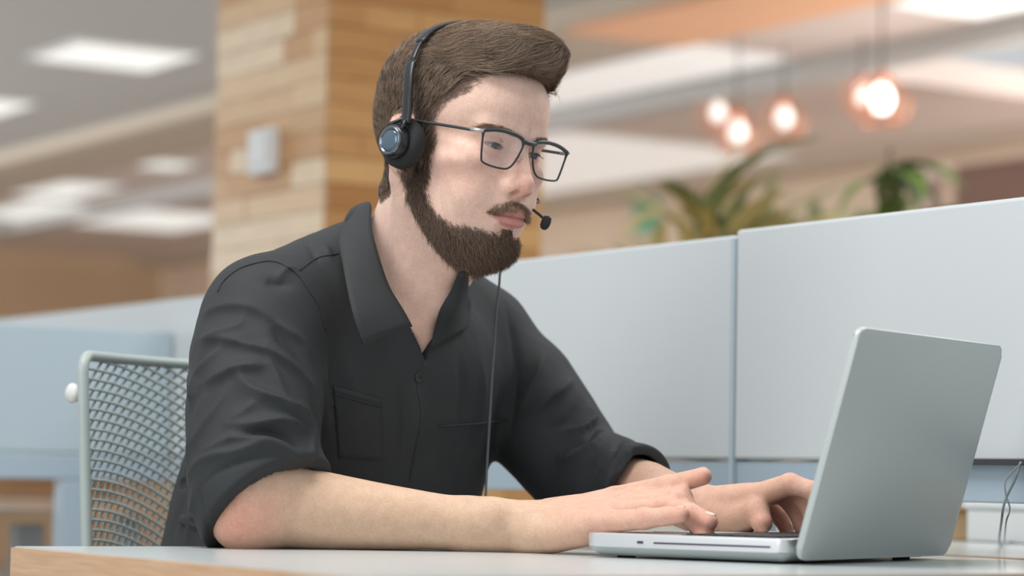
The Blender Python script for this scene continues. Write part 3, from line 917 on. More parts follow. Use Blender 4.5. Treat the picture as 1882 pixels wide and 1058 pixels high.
def skull_sdf(P):
    a = np.sqrt(P[:, 0] ** 2 + 1e-7)
    S = np.stack([a, P[:, 1], P[:, 2]], 1)
    d = ell(P, (0, -0.010, 0.044), (0.0755, 0.0985, 0.085))
    d = smin(d, ell(P, (0, 0.036, 0.052), (0.0640, 0.0610, 0.056)), 0.02)
    return d, S
def head_sdf(P):
    d, S = skull_sdf(P)
    d = smin(d, ell(P, (0, 0.030, -0.030), (0.0565, 0.0590, 0.070)), 0.022)
    # jaw and chin
    d = smin(d, cone(S, (0.049, 0.004, -0.058), 0.016, (0.016, 0.064, -0.0905), 0.0150), 0.022)
    d = smin(d, ell(P, (0, 0.066, -0.0915), (0.021, 0.017, 0.0150)), 0.016)
    d = smin(d, ell(P, (0, 0.030, -0.072), (0.040, 0.048, 0.026)), 0.02)
    # cheekbones, cheeks
    d = smin(d, ell(S, (0.0475, 0.052, -0.012), (0.0205, 0.026, 0.0145)), 0.022)
    d = smin(d, ell(S, (0.036, 0.058, -0.045), (0.020, 0.024, 0.024)), 0.02)
    # muzzle
    d = smin(d, ell(P, (0, 0.066, -0.058), (0.031, 0.0315, 0.027)), 0.018)
    # brow
    d = smin(d, cone(S, (0.007, 0.0885, 0.0235), 0.0075, (0.043, 0.073, 0.0265), 0.0075), 0.013)
    # sockets
    d = ssub(d, ell(S, (0.0325, 0.0985, 0.0065), (0.0180, 0.0165, 0.0115)), 0.012)
    d = ssub(d, ell(S, (0.0125, 0.099, 0.006), (0.0065, 0.012, 0.010)), 0.010)
    # nose
    d = smin(d, cone(P, (0, 0.0885, 0.018), 0.0055, (0, 0.1030, -0.0240), 0.0085), 0.010)
    d = smin(d, cone(P, (0, 0.080, 0.010), 0.008, (0, 0.089, -0.026), 0.0135), 0.008)
    d = smin(d, sph(P, (0, 0.1040, -0.0270), 0.0092), 0.006)
    d = smin(d, ell(S, (0.0122, 0.0945, -0.0312), (0.0064, 0.0098, 0.0074)), 0.007)
    d = smin(d, cone(P, (0, 0.103, -0.0330), 0.0040, (0, 0.095, -0.0395), 0.0042), 0.004)
    d = ssub(d, ell(S, (0.0088, 0.0995, -0.0366), (0.0042, 0.0068, 0.0036)), 0.002)
    # lips
    up = [(0.0280, 0.0800, -0.0615, 0.0022), (0.0175, 0.0915, -0.0590, 0.0042), (0.006, 0.0975, -0.0565, 0.0046), (0.0, 0.0975, -0.0572, 0.0045)]
    lo = [(0.0275, 0.0800, -0.0630, 0.0020), (0.0165, 0.0905, -0.0668, 0.0046), (0.006, 0.0955, -0.0688, 0.0056), (0.0, 0.096, -0.0690, 0.0058)]
    d = smin(d, chain(S, up), 0.0045)
    d = smin(d, chain(S, lo), 0.0045)
    d = ssub(d, chain(S, [(0.0285, 0.0840, -0.0624, 0.0014), (0.015, 0.0985, -0.0632, 0.0014), (0.0, 0.1035, -0.0630, 0.0015)]), 0.003)
    d = ssub(d, cone(S, (0.0, 0.100, -0.0800), 0.0045, (0.011, 0.094, -0.0785), 0.0035), 0.010)
    d = ssub(d, cone(P, (0, 0.1045, -0.043), 0.0014, (0, 0.1045, -0.052), 0.0016), 0.004)
    # eyelids
    ex, ey, ez = EYE
    d = smin(d, sph(S, EYE, EYE_R + 0.0016), 0.005)
    tilt = 0.06
    Re = np.array([[math.cos(tilt), 0, -math.sin(tilt)], [0, 1, 0], [math.sin(tilt), 0, math.cos(tilt)]])
    d = ssub(d, ell(S, (ex, ey + 0.014, ez - 0.0012), (0.0128, 0.016, 0.0031), Re), 0.0012)
    # upper lid fold
    d = ssub(d, chain(S, [(ex - 0.011, ey + 0.0115, ez + 0.0045, 0.0006), (ex, ey + 0.0150, ez + 0.0072, 0.0008), (ex + 0.012, ey + 0.0100, ez + 0.0042, 0.0006)]), 0.003)
    # ears
    Rr = np.array([[math.cos(0.30), math.sin(0.30), 0], [-math.sin(0.30), math.cos(0.30), 0], [0, 0, 1]]).T
    e = ell(S, (0.0775, -0.018, 0.004), (0.0055, 0.0175, 0.031), Rr)
    e = ssub(e, ell(S, (0.0835, -0.014, 0.006), (0.0055, 0.011, 0.020), Rr), 0.004)
    e = smin(e, ell(S, (0.0735, -0.007, -0.024), (0.0045, 0.008, 0.009)), 0.006)
    d = smin(d, e, 0.006)
    # neck: column, the two long muscles, larynx
    d = smin(d, cone(P, (0, -0.028, -0.030), 0.052, NBl, 0.060), 0.022)
    d = smin(d, cone(P, (0, 0.015, -0.095), 0.032, NOl * [1, 1, 1] + [0, -0.042, 0], 0.032), 0.055)
    for sx in (-1, 1):
        d = smin(d, cone(P, (sx * 0.056, -0.020, -0.040), 0.012, NOl + [sx * 0.014, -0.006, 0.004], 0.010), 0.030)
    d = smin(d, ell(P, (NOl * 0.45 + np.array([0, 0.036, -0.110]) * 0.55), (0.011, 0.012, 0.016)), 0.014)
    return d
def head_world(P): return head_sdf(w2h(P)) * HS


# ---- limbs in world space, joints read off the photograph with their distance
def J(px, py, d, r): return tuple(Pd(px, py, d)) + (r,)
TRr = np.array([-0.652, -0.758, 0]); TF = np.array([0.758, -0.652, 0])      # his right, his front
TROT = np.stack([TRr, TF, np.array([0, 0, 1.0])], 1)
SR, SL = Pd(490, 592, 2.63), Pd(878, 625, 2.89)
R_UP = [tuple(SR) + (0.052,), J(466, 740, 2.58, 0.046), J(462, 900, 2.535, 0.040), J(464, 938, 2.53, 0.036)]
R_FORE = [J(464, 942, 2.53, 0.0355), J(525, 929, 2.545, 0.0425), J(610, 940, 2.552, 0.0385), J(700, 949, 2.557, 0.0335), J(790, 957, 2.562, 0.0290), J(870, 964, 2.566, 0.0262), J(955, 969, 2.566, 0.0232)]
R_FING = [
    [J(1105, 960, 2.497, .0118), J(1185, 953, 2.468, .0100), J(1226, 948, 2.455, .0090), J(1253, 945, 2.446, .0078)],
    [J(1128, 944, 2.512, .0122), J(1222, 933, 2.487, .0106), J(1270, 943, 2.470, .0096), J(1304, 958, 2.458, .0085)],
    [J(1152, 932, 2.530, .0124), J(1243, 922, 2.500, .0108), J(1272, 953, 2.480, .0097), J(1299, 983, 2.463, .0083)],
    [J(1172, 925, 2.550, .0124), J(1252, 915, 2.525, .0108), J(1272, 946, 2.508, .0095), J(1284, 976, 2.497, .0082)]]
R_THUMB = [J(1010, 955, 2.590, .0190), J(1130, 916, 2.580, .0125), J(1228, 892, 2.550, .0106), J(1292, 875, 2.528, .0090)]
def right_hand(P):
    d = None
    carp = [(990, 978, 2.548), (998, 968, 2.562), (1002, 960, 2.578), (1005, 953, 2.592)]
    for c, f in zip(carp, R_FING):
        q = cone(P, Pd(*c), 0.0185, f[0][:3], 0.0135)
        d = q if d is None else smin(d, q, 0.014)
    d = smin(d, chain(P, [J(985, 981, 2.553, .0170), J(1020, 983, 2.535, .0160), J(1075, 973, 2.510, .0150)]), 0.014)
    for f in R_FING:
        q = None
        for A, B in zip(f[:-1], f[1:]):
            c = cone(P, A[:3], A[3], B[:3], B[3])
            q = c if q is None else smin(q, c, 0.003)
        # knuckle
        q = smin(q, sph(P, np.array(f[1][:3]) + [0, 0, 0.0012], f[1][3] * 1.02), 0.003)
        d = smin(d, q, 0.0045)
    d = smin(d, chain(P, R_THUMB, 0.003), 0.0065)
    for c, f in zip(carp, R_FING):      # tendons
        d = smin(d, cone(P, Pd(*c) + [0, 0, 0.0165], 0.0025, np.array(f[0][:3]) + [0, 0, 0.0105], 0.0036), 0.006)
    return d
def right_arm(P):
    d = chain(P, R_FORE, 0.0)
    d = smin(d, chain(P, R_UP, 0.02), 0.02)
    d = smin(d, sph(P, Pd(437, 962, 2.520), 0.0205), 0.02)
    d = smin(d, cone(P, R_FORE[-2][:3], 0.0225, Pd(1000, 968, 2.565), 0.0205), 0.02)
    d = smin(d, sph(P, Pd(905, 945, 2.553), 0.012), 0.016)
    return smin(d, right_hand(P), 0.016)
EL = Pd(1040, 880, 2.86)
L_UP = [tuple(SL) + (0.05,), J(985, 770, 2.875, 0.045), tuple(EL) + (0.038,)]
L_FORE = [tuple(EL) + (0.038,), J(1110, 885, 2.80, 0.037), J(1190, 900, 2.735, 0.031), J(1268, 928, 2.672, 0.0240)]
L_FING = [
    [J(1388, 912, 2.602, .0128), J(1452, 889, 2.572, .0110), J(1493, 902, 2.560, .0098), J(1510, 936, 2.556, .0083)],
    [J(1382, 914, 2.624, .0126), J(1448, 893, 2.600, .0108), J(1482, 922, 2.592, .0096), J(1496, 962, 2.588, .0082)],
    [J(1370, 920, 2.646, .0122), J(1436, 905, 2.626, .0105), J(1464, 938, 2.620, .0093), J(1474, 970, 2.616, .0082)],
    [J(1354, 930, 2.668, .0116), J(1410, 922, 2.654, .0098), J(1434, 950, 2.648, .0088), J(1446, 972, 2.644, .0078)]]
L_THUMB = [J(1300, 942, 2.640, .0190), J(1350, 957, 2.612, .0180), J(1390, 940, 2.588, .0132), J(1400, 960, 2.577, .0112)]
def left_hand(P):
    d = None
    carp = [(1288, 930, 2.652), (1286, 930, 2.668), (1284, 934, 2.684), (1282, 940, 2.698)]
    for c, f in zip(carp, L_FING):
        q = cone(P, Pd(*c), 0.0175, f[0][:3], 0.0138)
        d = q if d is None else smin(d, q, 0.014)
    d = smin(d, chain(P, [J(1298, 958, 2.685, .0165), J(1345, 962, 2.668, .0160), J(1385, 950, 2.650, .0135)]), 0.014)
    for f in L_FING:
        q = None
        for A, B in zip(f[:-1], f[1:]):
            c = cone(P, A[:3], A[3], B[:3], B[3])
            q = c if q is None else smin(q, c, 0.003)
        d = smin(d, q, 0.0045)
    d = smin(d, chain(P, L_THUMB, 0.004), 0.007)
    return d
def left_arm(P):
    d = chain(P, L_FORE, 0.0)
    d = smin(d, chain(P, L_UP, 0.02), 0.02)
    return smin(d, left_hand(P), 0.016)

# ---- torso
def torso(P, grow=0.0):
    g = grow
    d = ell(P, (-0.155, 2.772, 0.945), (0.150 + g, 0.098 + g, 0.085 + g), TROT)
    d = smin(d, ell(P, (-0.178, 2.800, 0.865), (0.165 + g, 0.125 + g, 0.150 + g), TROT), 0.05)
    d = smin(d, ell(P, (-0.212, 2.838, 0.745), (0.168 + g, 0.135 + g, 0.160 + g), TROT), 0.05)
    d = smin(d, ell(P, (-0.235, 2.850, 0.620), (0.172 + g, 0.135 + g, 0.150 + g), TROT), 0.05)
    d = smin(d, cone(P, Pd(648, 492, 2.765), 0.036 + g, SR + [0, 0, 0.006], 0.046 + g), 0.04)
    d = smin(d, cone(P, Pd(775, 520, 2.835), 0.034 + g, SL + [0, 0, 0.004], 0.042 + g), 0.04)
    return d

# ================================================================== shirt
CUFF_R_N = np.array([0.56, -0.46, -0.68]); CUFF_R_N /= np.linalg.norm(CUFF_R_N)
CUFF_R_P = Pd(493, 925, 2.53)
CUFF_L_P = Pd(1180, 884, 2.735); CUFF_L_N = np.array(L_FORE[2][:3]) - np.array(L_FORE[1][:3]); CUFF_L_N /= np.linalg.norm(CUFF_L_N)
R_SLV = [tuple(SR) + (0.064,), J(474, 660, 2.61, 0.0635), J(467, 760, 2.575, 0.0625), J(466, 860, 2.545, 0.0600), J(474, 935, 2.53, 0.0555), J(540, 940, 2.535, 0.055)]
L_SLV = [tuple(SL) + (0.058,), J(960, 722, 2.88, 0.0570), J(1008, 795, 2.865, 0.0560), J(1060, 862, 2.845, 0.0500), J(1120, 882, 2.79, 0.0440), J(1176, 891, 2.735, 0.0370), J(1230, 905, 2.70, 0.0350)]
def shirt_base(P):
    b = torso(P, 0.016)
    cutl = (P - CUFF_R_P.astype(np.float32)) @ CUFF_R_N.astype(np.float32)
    s = chain(P, R_SLV, 0.03)
    s = smax(s, cutl, 0.004)
    cut2 = (P - CUFF_L_P.astype(np.float32)) @ CUFF_L_N.astype(np.float32)
    l = chain(P, L_SLV, 0.03)
    l = smax(l, cut2, 0.004)
    # shirt ends under the desk, neck hole is filled by the neck
    d = smin(b, s, 0.022)
    d = smin(d, l, 0.022)
    return d
# folds: pixels along the crest, height, soft width above it, steep width below it (metres)
FOLDS = [
    ([(376, 575), (402, 566), (435, 563), (471, 570), (498, 585)], 0.005425, 0.0136, 0.0052),
    ([(501, 588), (529, 609), (553, 628), (570, 658)], 0.006975, 0.0068, 0.0052),
    ([(503, 597), (518, 625), (545, 659), (574, 700)], -0.00775, 0.0051, 0.0056),
    ([(377, 623), (405, 625), (435, 631), (465, 640), (492, 649), (520, 664), (550, 685), (577, 709)], 0.0096968, 0.0136, 0.0052),
    ([(376, 621), (411, 612), (438, 600), (447, 582)], 0.00465, 0.0068, 0.0052),
    ([(358, 721), (365, 691), (384, 667), (408, 640)], 0.00775, 0.0051, 0.0072),
    ([(377, 706), (402, 694), (432, 682), (462, 676), (486, 673)], 0.0093, 0.0119, 0.0052),
    ([(435, 685), (456, 709), (489, 730), (526, 746), (556, 760)], 0.008525, 0.005, 0.0096),
    ([(489, 652), (508, 691), (529, 742)], 0.00465, 0.0051, 0.0064),
    ([(488, 514), (505, 520), (532, 522)], -0.0062, 0.00595, 0.0052),
    ([(508, 516), (523, 497), (538, 491)], 0.00465, 0.0051, 0.0052),
    ([(441, 634), (465, 628), (489, 637)], -0.003875, 0.0068, 0.0064),
    ([(477, 724), (514, 745), (550, 760), (567, 779), (573, 806), (573, 842)], 0.0093, 0.0085, 0.0052),
    ([(423, 780), (456, 782), (489, 779), (517, 776), (544, 782), (562, 791)], 0.008525, 0.0085, 0.0052),
    ([(441, 800), (462, 796), (489, 793), (514, 798), (538, 813), (553, 830)], -0.006975, 0.005, 0.0052),
    ([(374, 827), (399, 818), (426, 806), (456, 806), (489, 809), (520, 816), (544, 830)], 0.006975, 0.0051, 0.0052),
    ([(350, 869), (365, 848), (396, 836), (435, 830), (477, 816), (501, 818), (532, 830), (556, 848)], 0.00651, 0.005, 0.008),
    ([(420, 712), (396, 751), (374, 785), (353, 821)], 0.005425, 0.00595, 0.0056),
    ([(349, 863), (350, 836), (356, 803), (365, 760), (377, 718)], 0.0062, 0.0068, 0.0052),
    ([(423, 773), (447, 757), (471, 739)], 0.00465, 0.0051, 0.0052),
    ([(371, 894), (396, 869), (435, 851), (489, 839), (538, 839)], -0.00279, 0.00255, 0.0035),
    ([(368, 900), (370, 924), (380, 960), (393, 987)], -0.00279, 0.00255, 0.0035),
    ([(997, 651), (986, 689), (961, 738)], 0.0062, 0.0068, 0.0052),
    ([(1050, 700), (1031, 719), (1005, 738), (971, 764)], 0.008525, 0.0085, 0.0052),
    ([(1084, 745), (1090, 772), (1069, 791), (1039, 794)], 0.008525, 0.0085, 0.0052),
    ([(1114, 791), (1092, 821), (1062, 840), (1031, 847)], 0.0093, 0.0085, 0.0052),
    ([(1069, 742), (1046, 772), (1009, 787)], -0.0062, 0.0068, 0.0052),
    ([(1103, 776), (1077, 806), (1039, 821)], -0.0062, 0.0068, 0.0052),
    ([(1160, 825), (1145, 855), (1114, 885)], 0.006975, 0.0068, 0.0052),
    ([(1141, 806), (1122, 840), (1092, 870)], -0.005425, 0.0051, 0.0052),
    ([(1169, 834), (1164, 863), (1153, 900)], -0.00465, 0.005, 0.0052),
    ([(330, 686), (352, 700), (352, 740)], 0.0062, 0.0068, 0.0052),
    ([(345, 760), (330, 800), (318, 860)], 0.0062, 0.0085, 0.008),
    ([(345, 860), (335, 920), (318, 985)], -0.00465, 0.0085, 0.0064),
    ([(355, 900), (352, 950), (345, 1000)], 0.00465, 0.0068, 0.0064),
    ([(575, 720), (588, 790), (584, 850)], -0.00775, 0.0085, 0.008),
    ([(640, 640), (652, 720), (644, 800)], 0.003875, 0.0102, 0.0096),
    ([(600, 660), (596, 720), (604, 800)], 0.00465, 0.0085, 0.008),
    ([(735, 700), (745, 780), (738, 860)], -0.003875, 0.0068, 0.0064),
    ([(762, 700), (766, 760), (756, 830)], 0.005425, 0.0068, 0.0052),
    ([(880, 640), (888, 720), (878, 800)], 0.003875, 0.0102, 0.0096),
    ([(846, 660), (850, 720), (842, 790)], -0.003875, 0.0085, 0.008),
    ([(930, 560), (945, 620), (950, 690), (940, 790)], -0.00465, 0.0051, 0.0052),
    ([(583, 446), (600, 458), (606, 474)], 0.00465, 0.0051, 0.0052),
    ([(560, 440), (576, 462), (582, 480)], -0.003875, 0.0051, 0.0052),
]
def place_folds():
    lines = [catmull([np.array(p, float) for p in f[0]], 3) for f in FOLDS]
    P_, H_ = trace_many(shirt_base, np.concatenate([np.array(l) for l in lines]))
    G_ = grad(shirt_base, P_.astype(np.float32), 0.002); G_ /= np.linalg.norm(G_, axis=1, keepdims=True) + 1e-9
    out, i0 = [], 0
    for (pts, h, w1, w2), l in zip(FOLDS, lines):
        sl = slice(i0, i0 + len(l)); i0 += len(l)
        m = H_[sl]
        q, g = P_[sl][m], G_[sl][m]
        if len(q) < 3: continue
        t = np.gradient(q, axis=0); t /= np.linalg.norm(t, axis=1, keepdims=True) + 1e-9
        b = np.cross(g, t)
        if np.mean(b[:, 2]) < 0: b = -b              # soft side is the upper one
        fade = np.sin(np.linspace(0.15, math.pi - 0.15, len(q))) ** 0.7
        w = 2.3 * max(w1, w2)
        out.append((q.astype(np.float32), b.astype(np.float32), fade.astype(np.float32), h, w1, w2, (q.min(0) - w).astype(np.float32), (q.max(0) + w).astype(np.float32)))
    return out
FOLD_SET = place_folds()
def fold_field(P, near):
    """outward displacement of the cloth"""
    out = np.zeros(len(P), np.float32)
    for q, b, fade, h, w1, w2, lo, hi in FOLD_SET:
        m = np.flatnonzero(near & ((P > lo) & (P < hi)).all(1))
        if not len(m): continue
        X = P[m]
        best = np.full(len(m), 1e9, np.float32); s = np.zeros(len(m), np.float32); al = np.zeros(len(m), np.float32); fd = np.zeros(len(m), np.float32)
        for i in range(len(q) - 1):
            e = q[i + 1] - q[i]; L2 = float(e @ e) + 1e-12
            v = X - q[i]
            u = np.clip((v @ e) / L2, 0, 1)
            r = v - u[:, None] * e
            d2 = (r * r).sum(1)
            k = d2 < best
            best[k] = d2[k]; s[k] = (r[k] @ b[i]); al[k] = (r[k] @ e) / math.sqrt(L2); fd[k] = fade[i] + (fade[i + 1] - fade[i]) * u[k]
        w = np.where(s > 0, w1, w2)
        out[m] += h * fd * np.exp(-(np.sqrt(s * s + 4e-7) / w) ** 1.35 - (al / 0.007) ** 2)
    return out
def shirt_sdf(P):
    d = shirt_base(P)
    d = d - fold_field(P, np.abs(d) < 0.024)
    d = d + 0.0009 * noise3(P, 60, 3) + 0.0004 * noise3(P, 170, 5)
    # hollow at the cuffs
    inner = np.minimum(chain(P, [(a, b, c, r - 0.0085) for a, b, c, r in R_SLV[3:]]), chain(P, [(a, b, c, r - 0.004) for a, b, c, r in L_SLV[3:]]))
    dc = np.minimum(np.abs((P - CUFF_R_P.astype(np.float32)) @ CUFF_R_N.astype(np.float32)), np.abs((P - CUFF_L_P.astype(np.float32)) @ CUFF_L_N.astype(np.float32)))
    d = np.where(dc < 0.03, smax(d, -inner, 0.002), d)
    # open neck
    d = ssub(d, cone(P, NB + [0, 0, -0.02], 0.046, NB + [0.03, -0.02, 0.12], 0.060), 0.004)
    tf = TF.astype(np.float32)                      # V of the open collar, cut straight in from the chest's front
    q0, q1 = Pd(781, 588, 2.672), Pd(783, 660, 2.672)
    dep = P @ tf - float(q1 @ TF)
    flat = P - (P @ tf)[:, None] * tf
    vcut = cone(flat, q0 - TF * (q0 @ TF), 0.0170, q1 - TF * (q1 @ TF), 0.0020)
    d = ssub(d, np.maximum(vcut, -dep - 0.035), 0.002)
    return d
# ================================================================== meshes of the man
M['skin'] = attr_colour(mat('skin', srgb(214, 172, 150), 0.54, sss=0.22, spec=0.26, bump=(900, 0.12)))
def mottle(m):
    """fine blotches of the skin itself over the attribute colour"""
    nt = m.node_tree; b = nt.nodes['Principled BSDF']
    at = [n for n in nt.nodes if n.type == 'ATTRIBUTE'][0]
    tc = nt.nodes.new('ShaderNodeTexCoord')
    prev = at.outputs['Color']
    for sc_, lo_, hi_ in ((90, (0.95, 0.93, 0.915, 1), (1.03, 1.04, 1.045, 1)), (420, (0.94, 0.93, 0.92, 1), (1.04, 1.04, 1.04, 1))):
        n = nt.nodes.new('ShaderNodeTexNoise'); n.inputs['Scale'].default_value = sc_; n.inputs['Detail'].default_value = 4
        nt.links.new(tc.outputs['Object'], n.inputs['Vector'])
        r = nt.nodes.new('ShaderNodeValToRGB'); r.color_ramp.elements[0].position = 0.35; r.color_ramp.elements[1].position = 0.65
        r.color_ramp.elements[0].color, r.color_ramp.elements[1].color = lo_, hi_
        nt.links.new(n.outputs['Fac'], r.inputs[0])
        mx = nt.nodes.new('ShaderNodeMix'); mx.data_type = 'RGBA'; mx.blend_type = 'MULTIPLY'; mx.inputs[0].default_value = 1.0
        nt.links.new(prev, mx.inputs[6]); nt.links.new(r.outputs[0], mx.inputs[7])
        prev = mx.outputs[2]
    nt.links.new(prev, b.inputs['Base Color'])
mottle(M['skin'])
M['shirt'] = mat('black cotton', srgb(48, 51, 53), 0.72, noise=(40, 0.08), bump=(1400, 0.30), spec=0.35)
M['trousers'] = mat('dark blue denim', srgb(40, 46, 62), 0.85, noise=(60, 0.15), bump=(900, 0.4))
M['shoe'] = mat('black leather', srgb(36, 34, 34), 0.45, noise=(20, 0.1))
def lin(r, g, b): return np.array(srgb(r, g, b)[:3])

hv, hf = mesh_sdf(head_sdf, (-0.10, -0.128, -0.25), (0.10, 0.135, 0.145), 0.0018)

# regions of the face from outlines in the photograph, in the head's own (forward, up) plane
def on_head(px, py):
    p = trace(head_world, px, py)
    return None if p is None else w2h(p[None].astype(np.float32))[0]
def poly_dist(y, z, poly):
    """signed distance to a polygon, negative inside"""
    poly = np.asarray(poly, float)
    d = np.full(y.shape, 1e9); ins = np.zeros(y.shape, bool)
    n = len(poly)
    for i in range(n):
        a, b = poly[i], poly[(i + 1) % n]
        e = b - a
        t = np.clip(((y - a[0]) * e[0] + (z - a[1]) * e[1]) / (e @ e + 1e-12), 0, 1)
        d = np.minimum(d, np.hypot(y - a[0] - t * e[0], z - a[1] - t * e[1]))
        c = ((a[1] > z) != (b[1] > z)) & (y < (b[0] - a[0]) * (z - a[1]) / (b[1] - a[1] + 1e-12) + a[0])
        ins ^= c
    return np.where(ins, -d, d)
BEARD = [(0.002, 0.022), (0.015, 0.022), (0.018, 0.002), (0.018, -0.022), (0.016, -0.044), (0.025, -0.062), (0.042, -0.0755), (0.056, -0.0815), (0.070, -0.0810),
         (0.080, -0.0815), (0.092, -0.0850), (0.130, -0.0860), (0.130, -0.140), (0.050, -0.140), (0.020, -0.098), (0.000, -0.066), (-0.010, -0.036), (-0.006, -0.010)]
def beard_field(L):
    """0..1 density over the head's own coordinates"""
    x, y, z = np.abs(L[:, 0]), L[:, 1], L[:, 2]
    b = (1 - sstep(-0.008, 0.004, poly_dist(y, z, BEARD))) * (1 - 0.45 * sstep(-0.045, -0.02, z))
    # moustache: a band over the upper lip running out and down past the corners
    zc = -0.0500 - 0.20 * x - 5.0 * x * x
    m = (1 - sstep(0.0035, 0.0065, np.abs(z - zc))) * (1 - sstep(0.025, 0.031, x)) * (y > 0.06)
    # strip below the lip
    s = (1 - sstep(0.006, 0.010, x)) * (z < -0.0765) * (z > -0.09) * (y > 0.06)
    return np.clip(np.maximum.reduce([b, m * 0.62, s * 0.9]), 0, 1)
def hair_front(z):
    return np.interp(z, [-0.06, -0.02, 0.028, 0.042, 0.050, 0.058, 0.070, 0.082, 0.094, 0.104], [0.016, 0.019, 0.018, 0.024, 0.034, 0.046, 0.050, 0.056, 0.098, 0.25])
def hair_low(y):
    return np.interp(y, [-0.12, -0.07, -0.040, -0.031, -0.004, 0.000, 0.03], [-0.066, -0.062, -0.050, 0.030, 0.034, -0.005, -0.005])
def hair_allowed(L):
    """negative where hair grows"""
    return np.maximum((L[:, 1] - hair_front(L[:, 2])) * 0.85, hair_low(L[:, 1]) - L[:, 2])

def skin_colours(L):
    x, y, z = np.abs(L[:, 0]), L[:, 1], L[:, 2]
    base = np.tile(lin(229, 195, 179), (len(L), 1))
    def blend(col, w):
        nonlocal base
        base = base * (1 - w[:, None]) + col * w[:, None]
    g = lambda cx, cy, cz, s: np.exp(-(((x - cx) ** 2 + (y - cy) ** 2 + (z - cz) ** 2) / (2 * s * s)))
    blend(lin(224, 166, 150), 0.55 * g(0.045, 0.06, -0.022, 0.017))
    blend(lin(222, 160, 146), 0.60 * g(0.0, 0.108, -0.028, 0.013))
    blend(lin(206, 150, 132), 0.45 * g(0.033, 0.085, 0.004, 0.011))
    blend(lin(224, 160, 146), 0.55 * g(0.078, -0.015, 0.004, 0.026))
    # lips
    zu = -0.0560 + 0.5 * np.maximum(0, -x + 0.004) - 7.5 * np.maximum(0, x - 0.006) ** 2 * 2 - 0.05 * x
    zl = -0.0742 + 10 * x * x * 1.3
    lip = (1 - sstep(0.0, 0.0022, z - zu)) * (1 - sstep(0.0, 0.0022, zl - z)) * (1 - sstep(0.0245, 0.0275, x)) * (y > 0.07)
    blend(lin(198, 134, 126), 0.85 * lip)
    blend(lin(120, 62, 58), 0.6 * (1 - sstep(0.0005, 0.0016, np.abs(z + 0.0632))) * (1 - sstep(0.022, 0.027, x)) * (y > 0.078))
    # skin under dense hair looks darker and browner
    bd = beard_field(L)
    blend(lin(112, 88, 74), 0.72 * bd)
    ha = 1 - sstep(-0.010, 0.003, hair_allowed(L))
    blend(lin(96, 78, 66), 0.80 * ha * (z > -0.08))
    return base
head_col = skin_colours(hv)

# arms: fine meshes, torso core: coarse, all one body
av, af = mesh_sdf(right_arm, Pd(395, 1010, 2.45) - [0.02, 0.02, 0.02], (0.24, 2.63, 0.90), 0.0023)
bv, bf = mesh_sdf(left_arm, (0.02, 2.52, 0.745), (0.36, 2.90, 0.88), 0.0023)
cv_, cf_ = mesh_sdf(lambda P: np.minimum(np.minimum(torso(P, -0.004), chain(P, R_UP, 0.02)), np.minimum(chain(P, L_UP, .02), cone(P, NB + [0, 0, -0.08], 0.055, NB + [0, 0, 0.02], 0.055))), (-0.52, 2.42, 0.46), (0.16, 3.05, 1.09), 0.010)
def limb_colours(V):
    V = np.asarray(V, float)
    base = np.tile(lin(211, 179, 154), (len(V), 1))
    def spot(c, s, col, w):
        nonlocal base
        k = w * np.exp(-((V - c) ** 2).sum(1) / (2 * s * s))
        base = base * (1 - k[:, None]) + col * k[:, None]
    red = lin(224, 146, 134)
    spot(Pd(430, 955, 2.50), 0.020, red, 0.55)
    spot(Pd(480, 945, 2.50), 0.020, red, 0.25)
    for f in R_FING + L_FING + [R_THUMB, L_THUMB]:
        spot(np.array(f[1][:3]), 0.010, red, 0.40)
        spot(np.array(f[-1][:3]), 0.011, lin(226, 150, 138), 0.60)
        spot(np.array(f[0][:3]), 0.014, lin(222, 164, 148), 0.35)
    hand = sstep(0.02, 0.07, V[:, 0] + 0.0)
    base = base * (1 - 0.45 * hand[:, None]) + lin(222, 174, 158) * 0.45 * hand[:, None]
    return base
V_all = np.concatenate([h2w(hv), av, bv, cv_]); o1, o2, o3 = len(hv), len(hv) + len(av), len(hv) + len(av) + len(bv)
F_all = np.concatenate([hf, af + o1, bf + o2, cf_ + o3])
body = np_mesh('body', V_all, F_all, M['skin'], person, np.concatenate([head_col, limb_colours(av), limb_colours(bv), limb_colours(cv_)]))

# eyes, looking down at the laptop
M['eye'] = attr_colour(mat('eye', srgb(220, 212, 206), 0.12, spec=0.6))
GZ = np.array([-0.05, 1.0, -0.26]); GZ /= np.linalg.norm(GZ)
for sx in (1, -1):
    c = EYE * [sx, 1, 1]
    ev, ef = lathe_data([(EYE_R * math.sin(a) + 1e-5, EYE_R * math.cos(a)) for a in np.linspace(0.001, math.pi - 0.001, 48)], c, GZ, 40)
    ev = np.array(ev); dr = (ev - c) / EYE_R
    an = np.arccos(np.clip(dr @ GZ, -1, 1))
    colr = np.tile(lin(186, 176, 170), (len(ev), 1))
    iris = 1 - sstep(0.46, 0.50, an); pup = 1 - sstep(0.19, 0.22, an); limb = np.exp(-((an - 0.45) / 0.05) ** 2)
    colr = colr * (1 - iris[:, None]) + lin(74, 62, 54) * iris[:, None]
    colr = colr * (1 - 0.6 * limb[:, None]) + lin(40, 36, 36) * 0.6 * limb[:, None]
    colr = colr * (1 - pup[:, None]) + lin(18, 16, 16) * pup[:, None]
    ev = ev + GZ * (0.0012 * np.exp(-(an / 0.42) ** 2))[:, None]
    q = [f for f in ef if len(f) == 4]
    sub_part(np_mesh('eye', h2w(ev), np.array(q), M['eye'], person, colr), body)

